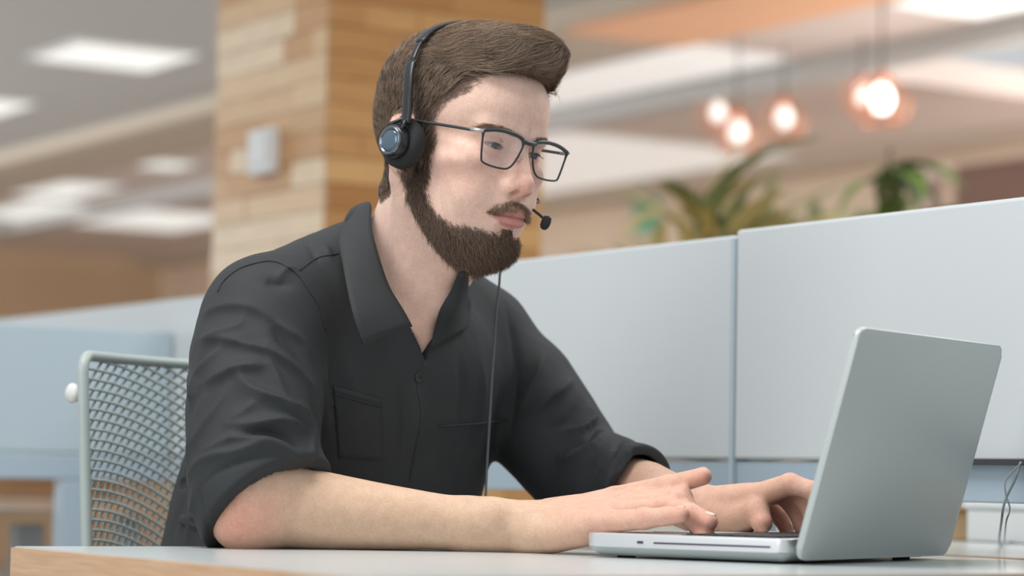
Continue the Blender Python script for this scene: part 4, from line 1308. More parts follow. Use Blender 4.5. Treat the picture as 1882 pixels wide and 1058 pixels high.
# fingernails
M['nail'] = mat('fingernail', srgb(232, 196, 182), 0.3, noise=(60, 0.03))
def nail(f, side, r_scale=0.62, back=0.0):
    a, b = np.array(f[-2][:3]), np.array(f[-1][:3]); r = f[-1][3]
    t = b - a; t /= np.linalg.norm(t)
    n = np.asarray(side, float); n = n - t * (n @ t); n /= np.linalg.norm(n)
    w = np.cross(t, n)
    c = b + n * (r * 0.76) + t * (-r * 0.20 - back)
    v, fc = [], []
    nu, nv = 9, 8
    for i in range(nu):
        for j in range(nv):
            u = -1 + 2 * i / (nu - 1); s = -1 + 2 * j / (nv - 1)
            wid = r * r_scale * math.sqrt(max(0.0, 1 - max(0, abs(u) - 0.35) ** 2 / 0.45))
            v.append(c + t * (u * r * 0.68) + w * (s * wid) + n * (r * 0.26 * (1 - 0.75 * s * s) - r * 0.06 * u * u))
    for i in range(nu - 1):
        for j in range(nv - 1):
            a0 = i * nv + j; fc.append((a0, a0 + 1, a0 + nv + 1, a0 + nv))
    o = mesh_obj('fingernail', v, fc, M['nail'], None, True)
    sm = o.modifiers.new('thickness', 'SOLIDIFY'); sm.thickness = 0.0006; sm.offset = 0
    keep(o, person); sub_part(o, body)
UPV = np.array([0, 0, 1.0])
for f in R_FING: nail(f, UPV + np.array([0.25, -0.1, 0]))
nail(R_THUMB, UPV * 1.0 + np.array([0, 0.5, 0]))
for f in L_FING: nail(f, UPV + np.array([0.5, -0.1, 0]))

# ---- shirt
sv, sf = mesh_sdf(shirt_sdf, (-0.52, 2.38, 0.62), (0.22, 3.06, 1.10), 0.0026)
np_mesh('shirt', sv, sf, M['shirt'], person)
def on_shirt_many(pix, off=0.0):
    p, h = trace_many(shirt_sdf, pix)
    g = grad(shirt_base, p.astype(np.float32), 0.003); g /= np.linalg.norm(g, axis=1, keepdims=True) + 1e-9
    return p + g * off, h
def on_shirt(px, py, off=0.0):
    p = trace(shirt_sdf, px, py)
    if p is None: return None
    g = grad(shirt_base, p[None].astype(np.float32), 0.003)[0]; g = g / (np.linalg.norm(g) + 1e-9)
    return p + g * off
def both(P): return np.minimum(shirt_sdf(P), head_world(P))
def on_both(px, py, off=0.0):
    p = trace(both, px, py)
    if p is None: return None
    r = ray(px, py); r = r / np.linalg.norm(r)
    return p - r * off
def grid_patch(name, rows, material, parent, thick=0.0016, offset=0):
    n, m = len(rows), len(rows[0])
    v = [p for r in rows for p in r]
    f = [(i * m + j, i * m + j + 1, (i + 1) * m + j + 1, (i + 1) * m + j) for i in range(n - 1) for j in range(m - 1)]
    o = mesh_obj(name, v, f, material, None, True)
    sm = o.modifiers.new('thickness', 'SOLIDIFY'); sm.thickness = thick; sm.offset = offset
    keep(o, parent)
    return o
def resample(pts, n):
    c = np.array(catmull(pts, 12)); s = np.r_[0, np.cumsum(np.linalg.norm(np.diff(c, axis=0), axis=1))]
    t = np.linspace(0, s[-1], n)
    return np.stack([np.interp(t, s, c[:, k]) for k in range(3)], 1)
# ---- collar: a folded strip all round the neck
shirt_obj = [o for o in person.children if o.name.startswith('shirt')][0]
inner = [Pd(757, 600, 2.605), Pd(740, 568, 2.605), Pd(716, 530, 2.610), Pd(697, 475, 2.630), Pd(683, 420, 2.665), Pd(680, 372, 2.72)]
inner += [NB - TF * 0.068 + [0, 0, 0.102], NB - TRr * 0.066 - TF * 0.02 + [0, 0, 0.080]]
inner += [NB - TRr * 0.072 + TF * 0.01 + [0, 0, 0.066]]
outer = [Pd(668, 634, 2.565), Pd(652, 590, 2.560), Pd(640, 540, 2.575), Pd(629, 480, 2.610), Pd(624, 432, 2.665), Pd(654, 394, 2.74)]
outer += [NB - TF * 0.080 + [0, 0, 0.062], NB - TRr * 0.086 - TF * 0.03 + [0, 0, 0.045]]
outer += [NB - TRr * 0.096 + TF * 0.0 + [0, 0, 0.030]]
NI = 60
I_, O_ = resample(inner, NI), resample(outer, NI)
A_ = []
for i in range(NI):
    for t in np.linspace(0, 1, 9):
        p = I_[i] * (1 - t) + O_[i] * t
        c = p - (NB + [0, 0, 0.02]); c[2] = 0; c = c / (np.linalg.norm(c) + 1e-9)
        A_.append(p + c * 0.003 * math.sin(math.pi * t) + np.array([0, 0, 0.001 * math.sin(math.pi * t)]))
A_ = np.array(A_, np.float32)
for _ in range(5):
    d = both(A_); g = grad(both, A_, 0.003); g /= np.linalg.norm(g, axis=1, keepdims=True) + 1e-9
    A_ = A_ + g * np.maximum(0, 0.0030 - d)[:, None]
rows = [list(r) for r in A_.reshape(NI, 9, 3).astype(float)]
for _ in range(2):          # relax across the strip
    R2 = np.array(rows); S2 = R2.copy()
    S2[1:-1] = 0.5 * R2[1:-1] + 0.25 * (R2[:-2] + R2[2:]); rows = [list(x) for x in S2]
grid_patch('collar', rows, M['shirt'], person, 0.0022)
# far leaf of the collar
fin = resample([np.array([x, y, 0.0]) for x, y in ((843, 500), (828, 535), (808, 570), (800, 600), (791, 640))], 14)
fout = resample([np.array([x, y, 0.0]) for x, y in ((858, 500), (863, 522), (864, 555), (863, 582), (860, 602))], 14)
fpix = np.array([[a_ * (1 - t) + b_ * t for t in np.linspace(0, 1, 8)] for a_, b_ in zip(fin, fout)])
FP, FH = trace_many(both, fpix[:, :, :2].reshape(-1, 2))
FP = FP.reshape(14, 8, 3)
for i in range(14):          # straighten in depth between the neck edge and the outer edge
    y0, y1 = FP[i, 0, 1], FP[i, -1, 1]
    for j in range(8):
        t = j / 7.0
        dd = min(FP[i, j, 1], y0 * (1 - t) + y1 * t) - 0.008 - 0.004 * math.sin(math.pi * t)
        FP[i, j] = Pd(fpix[i, j, 0], fpix[i, j, 1], dd)
for _ in range(4):
    S2 = FP.copy(); S2[1:-1, :, 1] = 0.5 * FP[1:-1, :, 1] + 0.25 * (FP[:-2, :, 1] + FP[2:, :, 1])
    for i in range(14):
        for j in range(8): FP[i, j] = Pd(fpix[i, j, 0], fpix[i, j, 1], S2[i, j, 1])
grid_patch('collar', [list(r) for r in FP], M['shirt'], person, 0.0022)
sweep('collar_stitch', [r[-2] * 0.45 + r[-1] * 0.55 for r in (np.array(rows)[1:22])], 0.0009, M['shirt'], person, 5)
# ---- placket edge, buttons, pockets and seams, laid on the cloth
def cloth_strip(name, line, r=0.0012, off=0.0006, parent=shirt_obj):
    P_, H_ = on_shirt_many(catmull([np.array(q, float) for q in line], 6), off)
    pts = list(P_[H_])
    if len(pts) > 2:
        o = sweep(name, pts, r, M['shirt'], None, 6)
        o.parent = parent
        return o
def cloth_patch(name, quad, n=14, off=0.0003, thick=0.0008):
    """quad: four pixel corners tl, tr, br, bl"""
    q = [np.array(p, float) for p in quad]
    pix = []
    for i in range(n):
        t = i / (n - 1)
        for j in range(n):
            s = j / (n - 1)
            pix.append((q[0] * (1 - s) + q[1] * s) * (1 - t) + (q[3] * (1 - s) + q[2] * s) * t)
    A, H_ = on_shirt_many(pix, off)
    if not H_.all(): return None
    A = A.reshape(n, n, 3)
    med = np.median(A[:, :, 1])
    if np.abs(A[:, :, 1] - med).max() > 0.12: return None
    for _ in range(3):
        B = A.copy(); B[1:-1, 1:-1] = 0.25 * (A[:-2, 1:-1] + A[2:, 1:-1] + A[1:-1, :-2] + A[1:-1, 2:]); A = np.minimum(A, B) if False else B
    return grid_patch(name, [list(r) for r in A], M['shirt'], person, thick)
cloth_patch('pocket', [(612, 708), (700, 732), (704, 846), (622, 842)])
cloth_patch('pocket', [(806, 768), (936, 756), (926, 872), (800, 868)])
cloth_strip('pocket_hem', [(612, 722), (655, 734), (700, 746)], 0.0009, 0.0024)
cloth_strip('pocket_hem', [(806, 782), (870, 778), (935, 770)], 0.0009, 0.0024)
cloth_strip('placket_edge', [(781, 668), (767, 700), (774, 763), (763, 832), (753, 884)], 0.0010, 0.0002)
cloth_strip('yoke_seam', [(550, 497), (583, 474), (622, 466)], 0.0007, 0.0002)
cloth_strip('shoulder_seam', [(400, 536), (412, 515), (441, 493), (477, 482), (501, 480), (526, 489), (550, 508), (571, 538), (588, 566), (600, 610)], 0.0008, 0.0003)
M['button'] = mat('black button', srgb(40, 42, 44), 0.35, noise=(60, 0.05))
for (bx_, by_) in ((769, 694),):
    p = on_shirt(bx_, by_, 0.0006)
    if p is not None:
        g = grad(shirt_base, p[None].astype(np.float32), 0.003)[0]
        lathe('button', [(0.0005, 0.0018), (0.0040, 0.0018), (0.0052, 0.0022), (0.0055, 0.0012), (0.0050, 0.0)][::-1], p, g, M['button'], person, 18)

for o in list(person.children):
    if o.name.split('.')[0] in ('collar', 'collar_stitch', 'pocket', 'button'): sub_part(o, shirt_obj)
# ---- trousers and shoes (mostly under the desk)
HIP = np.array([-0.235, 2.850, 0.585])
def trousers(P):
    d = ell(P, HIP, (0.165, 0.125, 0.115), TROT)
    for s in (-1, 1):
        h0 = HIP + TRr * 0.085 * s - np.array([0, 0, 0.015]); kn = HIP + TRr * 0.11 * s + TF * 0.40 + np.array([0, 0, -0.045]); an = HIP + TRr * 0.12 * s + TF * 0.36; an[2] = 0.11
        q = cone(P, h0, 0.090, kn, 0.064)
        q = smin(q, cone(P, kn, 0.064, an, 0.052), 0.03)
        d = smin(d, q, 0.03)
    return d + 0.0012 * noise3(P, 60, 9)
tv_, tf_ = mesh_sdf(trousers, (-0.56, 2.40, 0.03), (0.25, 3.10, 0.73), 0.009)
np_mesh('trousers', tv_, tf_, M['trousers'], person)
for s in (-1, 1):
    an = HIP + TRr * 0.12 * s + TF * 0.36; an[2] = 0
    def shoe(P, an=an):
        d = cone(P, an + [0, 0, 0.075], 0.048, an + TF * 0.03 + [0, 0, 0.05], 0.046)
        d = smin(d, cone(P, an + TF * 0.02 + [0, 0, 0.045], 0.042, an + TF * 0.17 + [0, 0, 0.036], 0.034), 0.03)
        return smax(d, -(P[:, 2] - 0.001), 0.006)
    xv, xf = mesh_sdf(shoe, an - [0.26, 0.26, 0.02], an + [0.26, 0.26, 0.16], 0.007)
    np_mesh('shoe', xv, xf, M['shoe'], person)

# ================================================================== hair
def hair_volume(P):
    sk, S = skull_sdf(P)
    y, z = P[:, 1], P[:, 2]
    t = 0.0035 + 0.0055 * sstep(0.045, 0.10, z) + 0.004 * sstep(0.0, -0.09, y)
    d = np.minimum(sk - t, smin(sk, cone(P, (0, -0.028, -0.030), 0.052, NBl, 0.060), 0.022) - 0.0035) - 0.0014 * noise3(P * np.array([1, 0.3, 1], np.float32), 300, 77) * sstep(0.09, 0.11, z)
    d = smin(d, ell(P, (0.004, -0.010, 0.078), (0.064, 0.094, 0.062)), 0.014)
    d = smin(d, ell(P, (0.002, 0.042, 0.104), (0.056, 0.056, 0.036)), 0.018)
    d = smin(d, ell(P, (-0.002, 0.072, 0.1125), (0.046, 0.034, 0.0260)), 0.014)
    d = smin(d, ell(P, (-0.006, 0.082, 0.115), (0.036, 0.026, 0.020)), 0.010)
    return d
def hair_cap(P):
    d = hair_volume(P) + 0.0012 + 0.0012 * noise3(P * [1, 0.35, 1], 330, 21) * (P[:, 2] > 0.085)
    a = hair_allowed(P)
    return smax(d, a + 0.003, 0.007)
M['hair'] = attr_colour(mat('brown hair', srgb(96, 78, 64), 0.55, spec=0.35))
kv_, kf_ = mesh_sdf(hair_cap, (-0.095, -0.135, -0.075), (0.095, 0.145, 0.160), 0.0022)
hair = np_mesh('hair', h2w(kv_), kf_, M['hair'], person, np.tile(lin(88, 72, 60), (len(kv_), 1)))

def sample_faces(V, F, n, weight=None):
    A = V[F]
    c = np.cross(A[:, 1] - A[:, 0], A[:, 2] - A[:, 0])
    ar = np.linalg.norm(c, axis=1)
    if weight is not None: ar = ar * weight(A.mean(1))
    i = RNG.choice(len(F), n, p=ar / ar.sum())
    u, v = RNG.random((2, n))
    return (A[i, 0] * ((1 - u) * (1 - v))[:, None] + A[i, 1] * (u * (1 - v))[:, None] + A[i, 2] * (u * v)[:, None] + A[i, 3] * ((1 - u) * v)[:, None]).astype(np.float32)
def unit(v): return v / (np.linalg.norm(v, axis=1, keepdims=True) + 1e-9)
def flow_hair(P):
    x, y, z = P[:, 0], P[:, 1], P[:, 2]
    top = np.maximum(sstep(0.070, 0.102, z) * sstep(-0.075, -0.02, y), sstep(0.042, 0.058, y) * (z > 0.06))
    bk = sstep(-0.03, -0.08, y)
    side = np.stack([np.zeros_like(x), (0.55 + 0.2 * sstep(0.0, 0.05, y)) * (1 - bk), 0.85 + 0 * x], 1)
    fr = sstep(0.060, 0.105, y)
    fwd = np.stack([-0.30 - 0.45 * fr + 0 * x, 1.0 - 0.35 * fr, 0.25 * sstep(0.0, 0.05, y) + 0.45 * fr * (z < 0.128)], 1)
    D = unit(side * (1 - top[:, None]) + fwd * top[:, None])
    n1, n2 = noise3(P, 95, 41), noise3(P, 110, 43)
    D = unit(D + np.stack([0.55 * n1, 0.25 * n2, 0.45 * n2], 1) * (0.5 + 0.5 * top[:, None]))
    return D, top
def grow(P0, n_seg, length, lift0, lift1, field, vol, jit):
    """strands that follow a flow over a volume's surface"""
    N = len(P0); out = [P0]; P = P0.copy()
    J0 = RNG.normal(size=(N, 3)) * jit
    wave = RNG.uniform(0, 6.28, N)
    for s in range(n_seg):
        dr = field(P) + J0 + 0.10 * RNG.normal(size=(N, 3)) * jit
        g = unit(grad(vol, P.astype(np.float32), 0.0015))
        dr = dr - g * (dr * g).sum(1, keepdims=True) * 0.85
        P = P + unit(dr) * (length / n_seg)[:, None]
        d = vol(P.astype(np.float32)); g = unit(grad(vol, P.astype(np.float32), 0.0015))
        tgt = lift0 + (lift1 - lift0) * ((s + 1) / n_seg)
        P = P + g * (tgt - d)[:, None]
        out.append(P.copy())
    return np.stack(out, 1)
n_h = 30000
def hw(C):
    top = sstep(0.07, 0.10, C[:, 2])
    C = C.astype(np.float32)
    return (0.9 + 0.5 * top) * (hair_allowed(C) < 0.004) * (hair_volume(C) > -0.0045)
P0 = sample_faces(kv_, kf_, n_h, hw)
fd, tp = flow_hair(P0)
clump = noise3(P0 * np.array([1, 0.25, 1], np.float32), 420, 31)
ln = (0.010 + 0.003 * RNG.random(n_h)) * (1 - tp) + (0.034 + 0.014 * RNG.random(n_h)) * tp
lift1 = (0.0016 + 0.0016 * RNG.random(n_h)) * (1 - tp) + (0.0012 + 0.0050 * RNG.random(n_h) ** 2 + 0.0050 * np.maximum(0, noise3(P0 * np.array([1, 0.5, 1], np.float32), 190, 35)) ** 1.5) * tp
pts = grow(P0, 5, ln, -0.0012, lift1, lambda P: flow_hair(P)[0], hair_volume, 0.16)
tone = np.clip(0.46 + 0.34 * clump + 0.22 * noise3(P0 * np.array([1, 0.4, 1], np.float32), 190, 35) + 0.18 * RNG.normal(size=n_h), 0, 1)[:, None]
c_dark, c_light = lin(82, 68, 58), lin(186, 162, 140)
colh = c_dark * (1 - tone) + c_light * tone
colh = colh * (0.92 + 0.12 * tp[:, None])
h_obj = strands_mesh('hair_strands', h2w(pts.reshape(-1, 3)).reshape(pts.shape), 0.00026, 0.00005, M['hair'], None, colh)
h_obj['kind'] = 'stuff'
h_obj.parent = hair
# locks over the front edge of the quiff
def qw(C):
    C = C.astype(np.float32); v = hair_volume(C)
    return (v < -0.0030) * (v > -0.020) * (C[:, 1] > 0.050) * (C[:, 2] > 0.078) * (np.abs(C[:, 0]) < 0.055)
n_q = 3500
PQ = sample_faces(kv_, kf_, n_q, qw)
pts = grow(PQ, 5, 0.013 + 0.010 * RNG.random(n_q), 0.0001, 0.0010 + 0.0022 * RNG.random(n_q), lambda P: unit(np.stack([-0.35 + 0.3 * noise3(P, 95, 41), 1.0 + 0 * P[:, 0], 0.12 + 0.3 * noise3(P, 110, 43)], 1)), hair_cap, 0.22)
tq = np.clip(0.30 + 0.3 * noise3(PQ, 420, 31) + 0.16 * RNG.normal(size=n_q), 0, 1)[:, None]
o = strands_mesh('quiff_hair', h2w(pts.reshape(-1, 3)).reshape(pts.shape), 0.00024, 0.00005, M['hair'], None, c_dark * (1 - tq) + c_light * tq)
o['kind'] = 'stuff'; o.parent = hair
# thin hair at the temples and the fading border
def bw(C):
    a = hair_allowed(C.astype(np.float32))
    tz = sstep(0.025, 0.04, C[:, 2])
    return ((a > -0.008) & (a < 0.007 + 0.006 * tz)) * (1 - sstep(-0.001, 0.007 + 0.007 * tz, a)) ** 1.2 * (C[:, 2] > -0.07) * (C[:, 2] < 0.085) * (np.abs(C[:, 0]) > 0.035)
n_b = 11000
P1 = sample_faces(hv, hf, n_b, bw)
L1 = 0.0045 + 0.003 * RNG.random(n_b)
pts = grow(P1, 4, L1, 0.0002, 0.0010 + 0.0008 * RNG.random(n_b), lambda P: flow_hair(P)[0], head_sdf, 0.2)
t1 = np.clip(0.45 + 0.2 * RNG.normal(size=n_b), 0, 1)[:, None]
o = strands_mesh('temple_hair', h2w(pts.reshape(-1, 3)).reshape(pts.shape), 0.00011, 0.00003, M['hair'], None, c_dark * (1 - t1) + c_light * t1)
o['kind'] = 'stuff'; o.parent = hair

# ---- beard, moustache, eyebrows, lashes
def flow_beard(P):
    x, y, z = P[:, 0], P[:, 1], P[:, 2]
    sx = np.sign(x)
    mou = ((z > -0.064) & (y > 0.06)).astype(float)
    down = np.stack([-0.10 * sx, 0.42 + 0.1 * sstep(0.0, 0.05, y), -0.85 + 0 * x], 1)
    m = np.stack([sx * (0.55 + 6 * np.abs(x)), 0.15 + 0 * x, -0.75 + 0 * x], 1)
    return unit(down * (1 - mou[:, None]) + m * mou[:, None])
n_d = 15000
P2 = sample_faces(hv, hf, n_d, lambda C: beard_field(C) ** 1.3)
y2, z2, x2 = P2[:, 1], P2[:, 2], np.abs(P2[:, 0])
chin = sstep(0.02, 0.075, y2) * sstep(-0.070, -0.095, z2)
mous = ((z2 > -0.064) & (y2 > 0.06)).astype(float)
side = sstep(0.0, -0.05, z2)
l2 = (0.006 + 0.005 * side) * (1 - chin) + 0.0135 * chin
l2 = l2 * (1 - mous) + 0.0072 * mous
l2 = l2 * RNG.uniform(0.75, 1.15, n_d)
lf = 0.0016 + 0.0022 * side + 0.0045 * chin + 0.0012 * mous
pts = grow(P2, 4, l2, 0.0001, lf * RNG.uniform(0.3, 1.25, n_d), flow_beard, head_sdf, 0.30)
t2 = np.clip(0.40 + 0.22 * RNG.normal(size=n_d) + 0.40 * mous, 0, 1)[:, None]
b_dark, b_light = lin(80, 66, 58), lin(160, 134, 114)
beard = strands_mesh('beard', h2w(pts.reshape(-1, 3)).reshape(pts.shape), 0.00021, 0.00005, M['hair'], person, b_dark * (1 - t2) + b_light * t2)
beard['kind'] = 'stuff'
n_e = 600
def brow_w(C):
    x, y, z = np.abs(C[:, 0]), C[:, 1], C[:, 2]
    zc = 0.0228 + 0.0042 * np.sin(np.clip((x - 0.012) / 0.042, 0, 1) * math.pi * 0.75) - 0.05 * np.maximum(0, x - 0.045)
    return ((1 - sstep(0.0014, 0.0034, np.abs(z - zc))) * sstep(0.010, 0.016, x) * (1 - sstep(0.048, 0.055, x)) * (y > 0.05))
P3 = sample_faces(hv, hf, n_e, brow_w)
pts = grow(P3, 3, 0.006 + 0.003 * RNG.random(n_e), 0.0001, 0.0014 * RNG.random(n_e), lambda P: unit(np.stack([np.sign(P[:, 0]), 0 * P[:, 0], 0.12 - 14 * np.maximum(0, np.abs(P[:, 0]) - 0.028)], 1)), head_sdf, 0.10)
t3 = np.clip(0.5 + 0.2 * RNG.normal(size=n_e), 0, 1)[:, None]
o = strands_mesh('eyebrows', h2w(pts.reshape(-1, 3)).reshape(pts.shape), 0.00017, 0.00004, M['hair'], person, lin(118, 95, 80) * (1 - t3) + lin(160, 130, 108) * t3)
o['kind'] = 'stuff'
# lashes along both upper lids
lash = []
for sx in (1, -1):
    for u in np.linspace(-0.75, 0.9, 34):
        b = np.array([EYE[0] + 0.0122 * u, EYE[1] + 0.0132 - 0.0045 * u * u, EYE[2] + 0.0016 - 0.0016 * u * u])
        tip = b + np.array([0.003 * u, 0.0042, -0.0024])
        m_ = (b + tip) / 2 + [0, 0.0005, -0.0014]
        lash.append(np.array([b, m_, tip]) * [sx, 1, 1])
lash = np.array(lash)
o = strands_mesh('eyelashes', h2w(lash.reshape(-1, 3)).reshape(lash.shape), 0.00014, 0.00004, M['hair'], person, np.tile(lin(40, 32, 28), (len(lash), 1)))
o['kind'] = 'stuff'
# ================================================================== glasses
def plane_x(px, py, x0):
    r = ray(px, py) @ HR; o = (np.array([0, 0, CAMZ]) - HO) @ HR
    t = (x0 * HS - o[0]) / r[0]
    return (o + r * t) / HS
M['frame'] = mat('dark green black acetate', srgb(48, 56, 58), 0.35, noise=(60, 0.08))
M['silver'] = mat('brushed silver', srgb(196, 198, 196), 0.35, 0.7, noise=(60, 0.04))
def glass_mat():
    m = bpy.data.materials.new('coated lens'); m.use_nodes = True
    nt = m.node_tree; nt.nodes.remove(nt.nodes['Principled BSDF'])
    out = nt.nodes['Material Output']
    tr = nt.nodes.new('ShaderNodeBsdfTransparent'); tr.inputs[0].default_value = (0.985, 0.98, 0.99, 1)
    gl = nt.nodes.new('ShaderNodeBsdfGlossy'); gl.inputs['Roughness'].default_value = 0.03; gl.inputs[0].default_value = (0.9, 0.9, 1.0, 1)
    fr = nt.nodes.new('ShaderNodeFresnel'); fr.inputs[0].default_value = 1.35
    n = nt.nodes.new('ShaderNodeTexNoise'); n.inputs['Scale'].default_value = 3
    mul = nt.nodes.new('ShaderNodeMath'); mul.operation = 'MULTIPLY_ADD'; mul.inputs[1].default_value = 0.02; 
    nt.links.new(n.outputs['Fac'], mul.inputs[0]); nt.links.new(fr.outputs[0], mul.inputs[2])
    mx = nt.nodes.new('ShaderNodeMixShader')
    nt.links.new(mul.outputs[0], mx.inputs[0]); nt.links.new(tr.outputs[0], mx.inputs[1]); nt.links.new(gl.outputs[0], mx.inputs[2])
    nt.links.new(mx.outputs[0], out.inputs[0])
    return m
M['lens'] = glass_mat()
M['pad'] = mat('clear nose pad', srgb(226, 190, 176), 0.3, noise=(30, 0.02))
gl = empty('glasses', h2w((0, 0.097, 0.005))); tag(gl, 'dark rectangular glasses on the man\'s nose', 'glasses')
GY = 0.1005
def gpt(x, z): return h2w((x, GY - 1.1 * x * x - 0.10 * (z - 0.02) * -1, z))
OUT = [(0.0665, 0.0195), (0.052, 0.0228), (0.036, 0.0240), (0.020, 0.0228), (0.0095, 0.0190), (0.0085, 0.0115), (0.0115, 0.0020), (0.0165, -0.0080), (0.0235, -0.0138), (0.034, -0.0152), (0.048, -0.0148), (0.0585, -0.0128), (0.0615, -0.0080), (0.0645, 0.0060)]
for sx in (1, -1):
    loop = catmull([np.array([a * sx, 0, b]) for a, b in OUT + [OUT[0]]], 5)
    loop = [np.array([p[0], 0, p[2]]) for p in loop]
    path = [gpt(p[0], p[2]) for p in loop]
    rad = [0.0011 + 0.0010 * sstep(0.012, 0.02, p[2]) for p in loop]
    sweep('rim', path, rad, M['frame'], gl, 8)
    c = np.array([np.mean([p[0] for p in loop]), 0, np.mean([p[2] for p in loop])])
    rings = [0.0, 0.25, 0.5, 0.75, 1.0]; n = len(loop) - 1
    v = [gpt(c[0], c[2])]; f = []
    for k, t in enumerate(rings[1:]):
        for i in range(n):
            q = c * (1 - t) + loop[i] * t
            v.append(gpt(q[0], q[2]))
    for i in range(n): f.append((0, 1 + i, 1 + (i + 1) % n))
    for k in range(len(rings) - 2):
        for i in range(n):
            a, b = 1 + k * n + i, 1 + k * n + (i + 1) % n
            f.append((a, a + n, b + n, b))
    o = mesh_obj('lens', v, f, M['lens'], None, True); keep(o, gl)
    # hinge block and temple
    h0 = np.array([0.0665 * sx, GY - 1.1 * 0.0665 ** 2, 0.0190])
    sweep('hinge', [h2w(h0 + [0.0005 * sx, 0.001, 0]), h2w(h0 + [0.0045 * sx, -0.006, -0.0002]), h2w(h0 + [0.0050 * sx, -0.014, -0.0004])], 0.0020, M['silver'], gl, 8)
    sweep('temple', [h2w(p) for p in catmull([h0 + [0.0050 * sx, -0.013, -0.0004], h0 + [0.0085 * sx, -0.05, 0.002], np.array([0.0800 * sx, 0.0, 0.0235]), np.array([0.0800 * sx, -0.018, 0.026])], 6)], 0.0017, M['frame'], gl, 8)
    lathe('nose_pad', [(0.0003, -0.0006), (0.0032, -0.0004), (0.0036, 0.0004), (0.0003, 0.0008)], h2w((0.0098 * sx, 0.0965, 0.000)), HR @ np.array([sx, 0.5, 0]), M['pad'], gl, 12)
sweep('bridge', [h2w(p) for p in catmull([(-0.0100, GY, 0.0185), (-0.005, GY + 0.0015, 0.0178), (0.0, GY + 0.002, 0.0176), (0.005, GY + 0.0015, 0.0178), (0.0100, GY, 0.0185)], 4)], 0.0024, M['frame'], gl, 8)

# ================================================================== headset
M['hs_black'] = mat('glossy black plastic', srgb(36, 38, 40), 0.28, noise=(40, 0.06))
M['hs_foam'] = mat('black foam', srgb(38, 40, 42), 0.85, noise=(80, 0.12), bump=(700, 0.5))
M['hs_ring'] = mat('dark chrome ring', srgb(120, 128, 134), 0.18, 0.85, noise=(40, 0.04))
M['hs_cap'] = mat('blue grey glossy cap', srgb(96, 116, 130), 0.10, 0.55, noise=(200, 0.10))
hs = empty('headset', h2w((0, -0.01, 0.15))); tag(hs, 'black call-centre headset with round ear cushions and thin microphone boom', 'headset')
XA = HR @ np.array([1.0, 0, 0])
for sx in (1, -1):
    cc = plane_x(741, 263, 0.0865) * [1, 1, 1]
    cc[0] = 0.0865
    c0 = h2w(cc * [sx, 1, 1]); ax = XA * sx
    lathe('ear_cushion', [(0.006, -0.010), (0.019, -0.0105), (0.0255, -0.0075), (0.0272, -0.001), (0.0262, 0.005), (0.0225, 0.0085), (0.012, 0.009), (0.001, 0.009)], c0, ax, M['hs_foam'], hs, 40)
    hc = plane_x(717, 258, 0.1090); hc[0] = 0.1090
    mid = cc * 0.5 + hc * 0.5
    c1 = h2w(hc * [sx, 1, 1]); cm = h2w((cc + [0.0085, 0, 0]) * [sx, 1, 1])
    # housing between the cushion and the outer face
    sh_ = sweep('speaker_housing', [cm, cm * 0.5 + c1 * 0.5, c1 - ax * 0.002, c1], [0.0185, 0.0180, 0.0170, 0.0150], M['hs_black'], hs, 32)
    rg_ = lathe('ring', [(0.0120, -0.002), (0.0152, -0.0015), (0.0156, 0.0008), (0.0146, 0.0024), (0.0128, 0.0022), (0.0120, 0.0006)], c1, ax, M['hs_ring'], hs, 36)
    cp_ = lathe('cap', [(0.0124, -0.001), (0.0122, 0.0006), (0.0100, 0.0016), (0.0060, 0.0023), (0.0005, 0.0026)], c1, ax, M['hs_cap'], hs, 32); sub_part(rg_, sh_); sub_part(cp_, sh_)
# band: from the near cup over the crown to the far cup
near = [plane_x(744, 236, 0.1010), plane_x(748, 205, 0.0985), plane_x(750, 165, 0.0960), plane_x(754, 125, 0.0900), plane_x(766, 88, 0.0790), plane_x(787, 60, 0.0620), plane_x(815, 46, 0.0400), plane_x(850, 41, 0.012)]
near = [np.array([x, q[1], q[2]]) for q, x in zip(near, (0.1010, 0.0985, 0.0960, 0.0900, 0.0790, 0.0620, 0.0400, 0.012))]
far = [np.array([-p[0], p[1], p[2]]) for p in near[::-1]]
full = catmull(near + far, 6)
wp = [h2w(p) for p in full]
def band(name, i0, i1, w, h, m):
    pts = full[i0:i1]
    v, f = [], []
    for k, p in enumerate(pts):
        t = full[min(i0 + k + 1, len(full) - 1)] - full[max(i0 + k - 1, 0)]; t /= np.linalg.norm(t)
        s = np.array([0, 1.0, 0]); s = s - t * (s @ t); s /= np.linalg.norm(s)
        n = np.cross(s, t); 
        if n @ (p - np.array([0, p[1], 0.03])) < 0: n = -n
        for a in np.linspace(0, 2 * math.pi, 12, endpoint=False):
            ca, sa = math.cos(a), math.sin(a)
            e = (abs(ca) ** 0.6 * math.copysign(1, ca), abs(sa) ** 0.6 * math.copysign(1, sa))
            v.append(h2w(p + s * (w * e[0]) + n * (h * e[1])))
    L = len(pts)
    for i in range(L - 1):
        for k in range(12):
            a, b = i * 12 + k, i * 12 + (k + 1) % 12
            f.append((a, b, b + 12, a + 12))
    f.append(tuple(range(12))[::-1]); f.append(tuple((L - 1) * 12 + k for k in range(12)))
    o = mesh_obj(name, v, f, m, None, True); keep(o, hs); return o
nfull = len(full)
band('slider_arm', 2, 21, 0.0062, 0.0028, M['hs_black'])
band('headband_bar', 20, 28, 0.0036, 0.0014, M['hs_black'])
band('headband', 26, nfull - 26, 0.0056, 0.0022, M['hs_black'])
band('headband_bar', nfull - 28, nfull - 20, 0.0036, 0.0014, M['hs_black'])
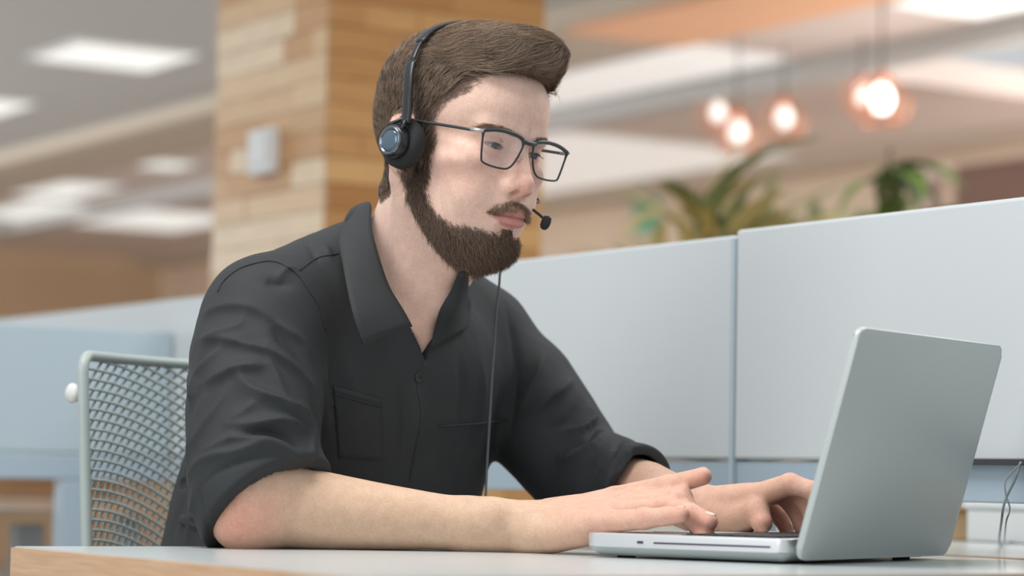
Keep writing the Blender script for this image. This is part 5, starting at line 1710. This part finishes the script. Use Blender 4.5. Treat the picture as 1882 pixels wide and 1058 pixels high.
band('slider_arm', nfull - 21, nfull - 2, 0.0062, 0.0028, M['hs_black'])
# fork from the arm to the housing
for sx in (1, -1):
    a = full[4] * [sx, 1, 1]; hc2 = np.array([0.1045, hc[1], hc[2]]) * [sx, 1, 1]
    for dy in (0.006, -0.012):
        sweep('yoke', [h2w(a), h2w((a + hc2) / 2 + [0.003 * sx, dy * 1.3, 0.004]), h2w(hc2 + np.array([0, dy, 0.010]))], 0.0020, M['hs_black'], hs, 8)
# boom from the far cup to the corner of the mouth
q0 = plane_x(968, 373, -0.046); q1 = plane_x(999, 401, -0.040); q2 = plane_x(1003, 409, -0.040)
bp = catmull([np.array([-0.098, hc[1], hc[2] - 0.012]), np.array([-0.094, 0.02, -0.024]), np.array([-0.078, 0.055, -0.036]), np.array([-0.046, q0[1], q0[2]]), np.array([-0.040, q1[1], q1[2]])], 8)
sweep('microphone_boom', [h2w(p) for p in bp], 0.0016, M['hs_black'], hs, 8)
mc = h2w(np.array([-0.040, q2[1], q2[2]])); md = h2w(np.array([-0.040, q2[1] - 0.004, q2[2] - 0.012])) - h2w(np.array([-0.040, q2[1], q2[2]]))
lathe('microphone', [(0.001, -0.0075), (0.0042, -0.006), (0.0052, -0.001), (0.0048, 0.004), (0.0030, 0.0072), (0.0005, 0.008)], mc, md, M['hs_foam'], hs, 20)
# cable hanging from the far cup down in front of the shirt
cab = [h2w(np.array([-0.090, hc[1], hc[2] - 0.02])), h2w(np.array([-0.075, 0.030, -0.075]))]
for (cx_, cy_) in ((922, 488), (917, 530), (912, 575), (908, 640), (904, 700), (900, 770), (896, 840), (893, 900), (892, 935)):
    p = trace(shirt_sdf, cx_, cy_)
    r = ray(cx_, cy_); r = r / np.linalg.norm(r)
    q = (Pd(cx_, cy_, 2.74) if p is None else p) - r * 0.006
    if q[1] > 2.74: q = Pd(cx_, cy_, 2.74)
    cab.append(q)
M['hs_cable'] = mat('grey cable sheath', srgb(92, 98, 100), 0.4, noise=(60, 0.06))
sweep('cable', catmull(cab, 5), 0.0015, M['hs_cable'], hs, 6)
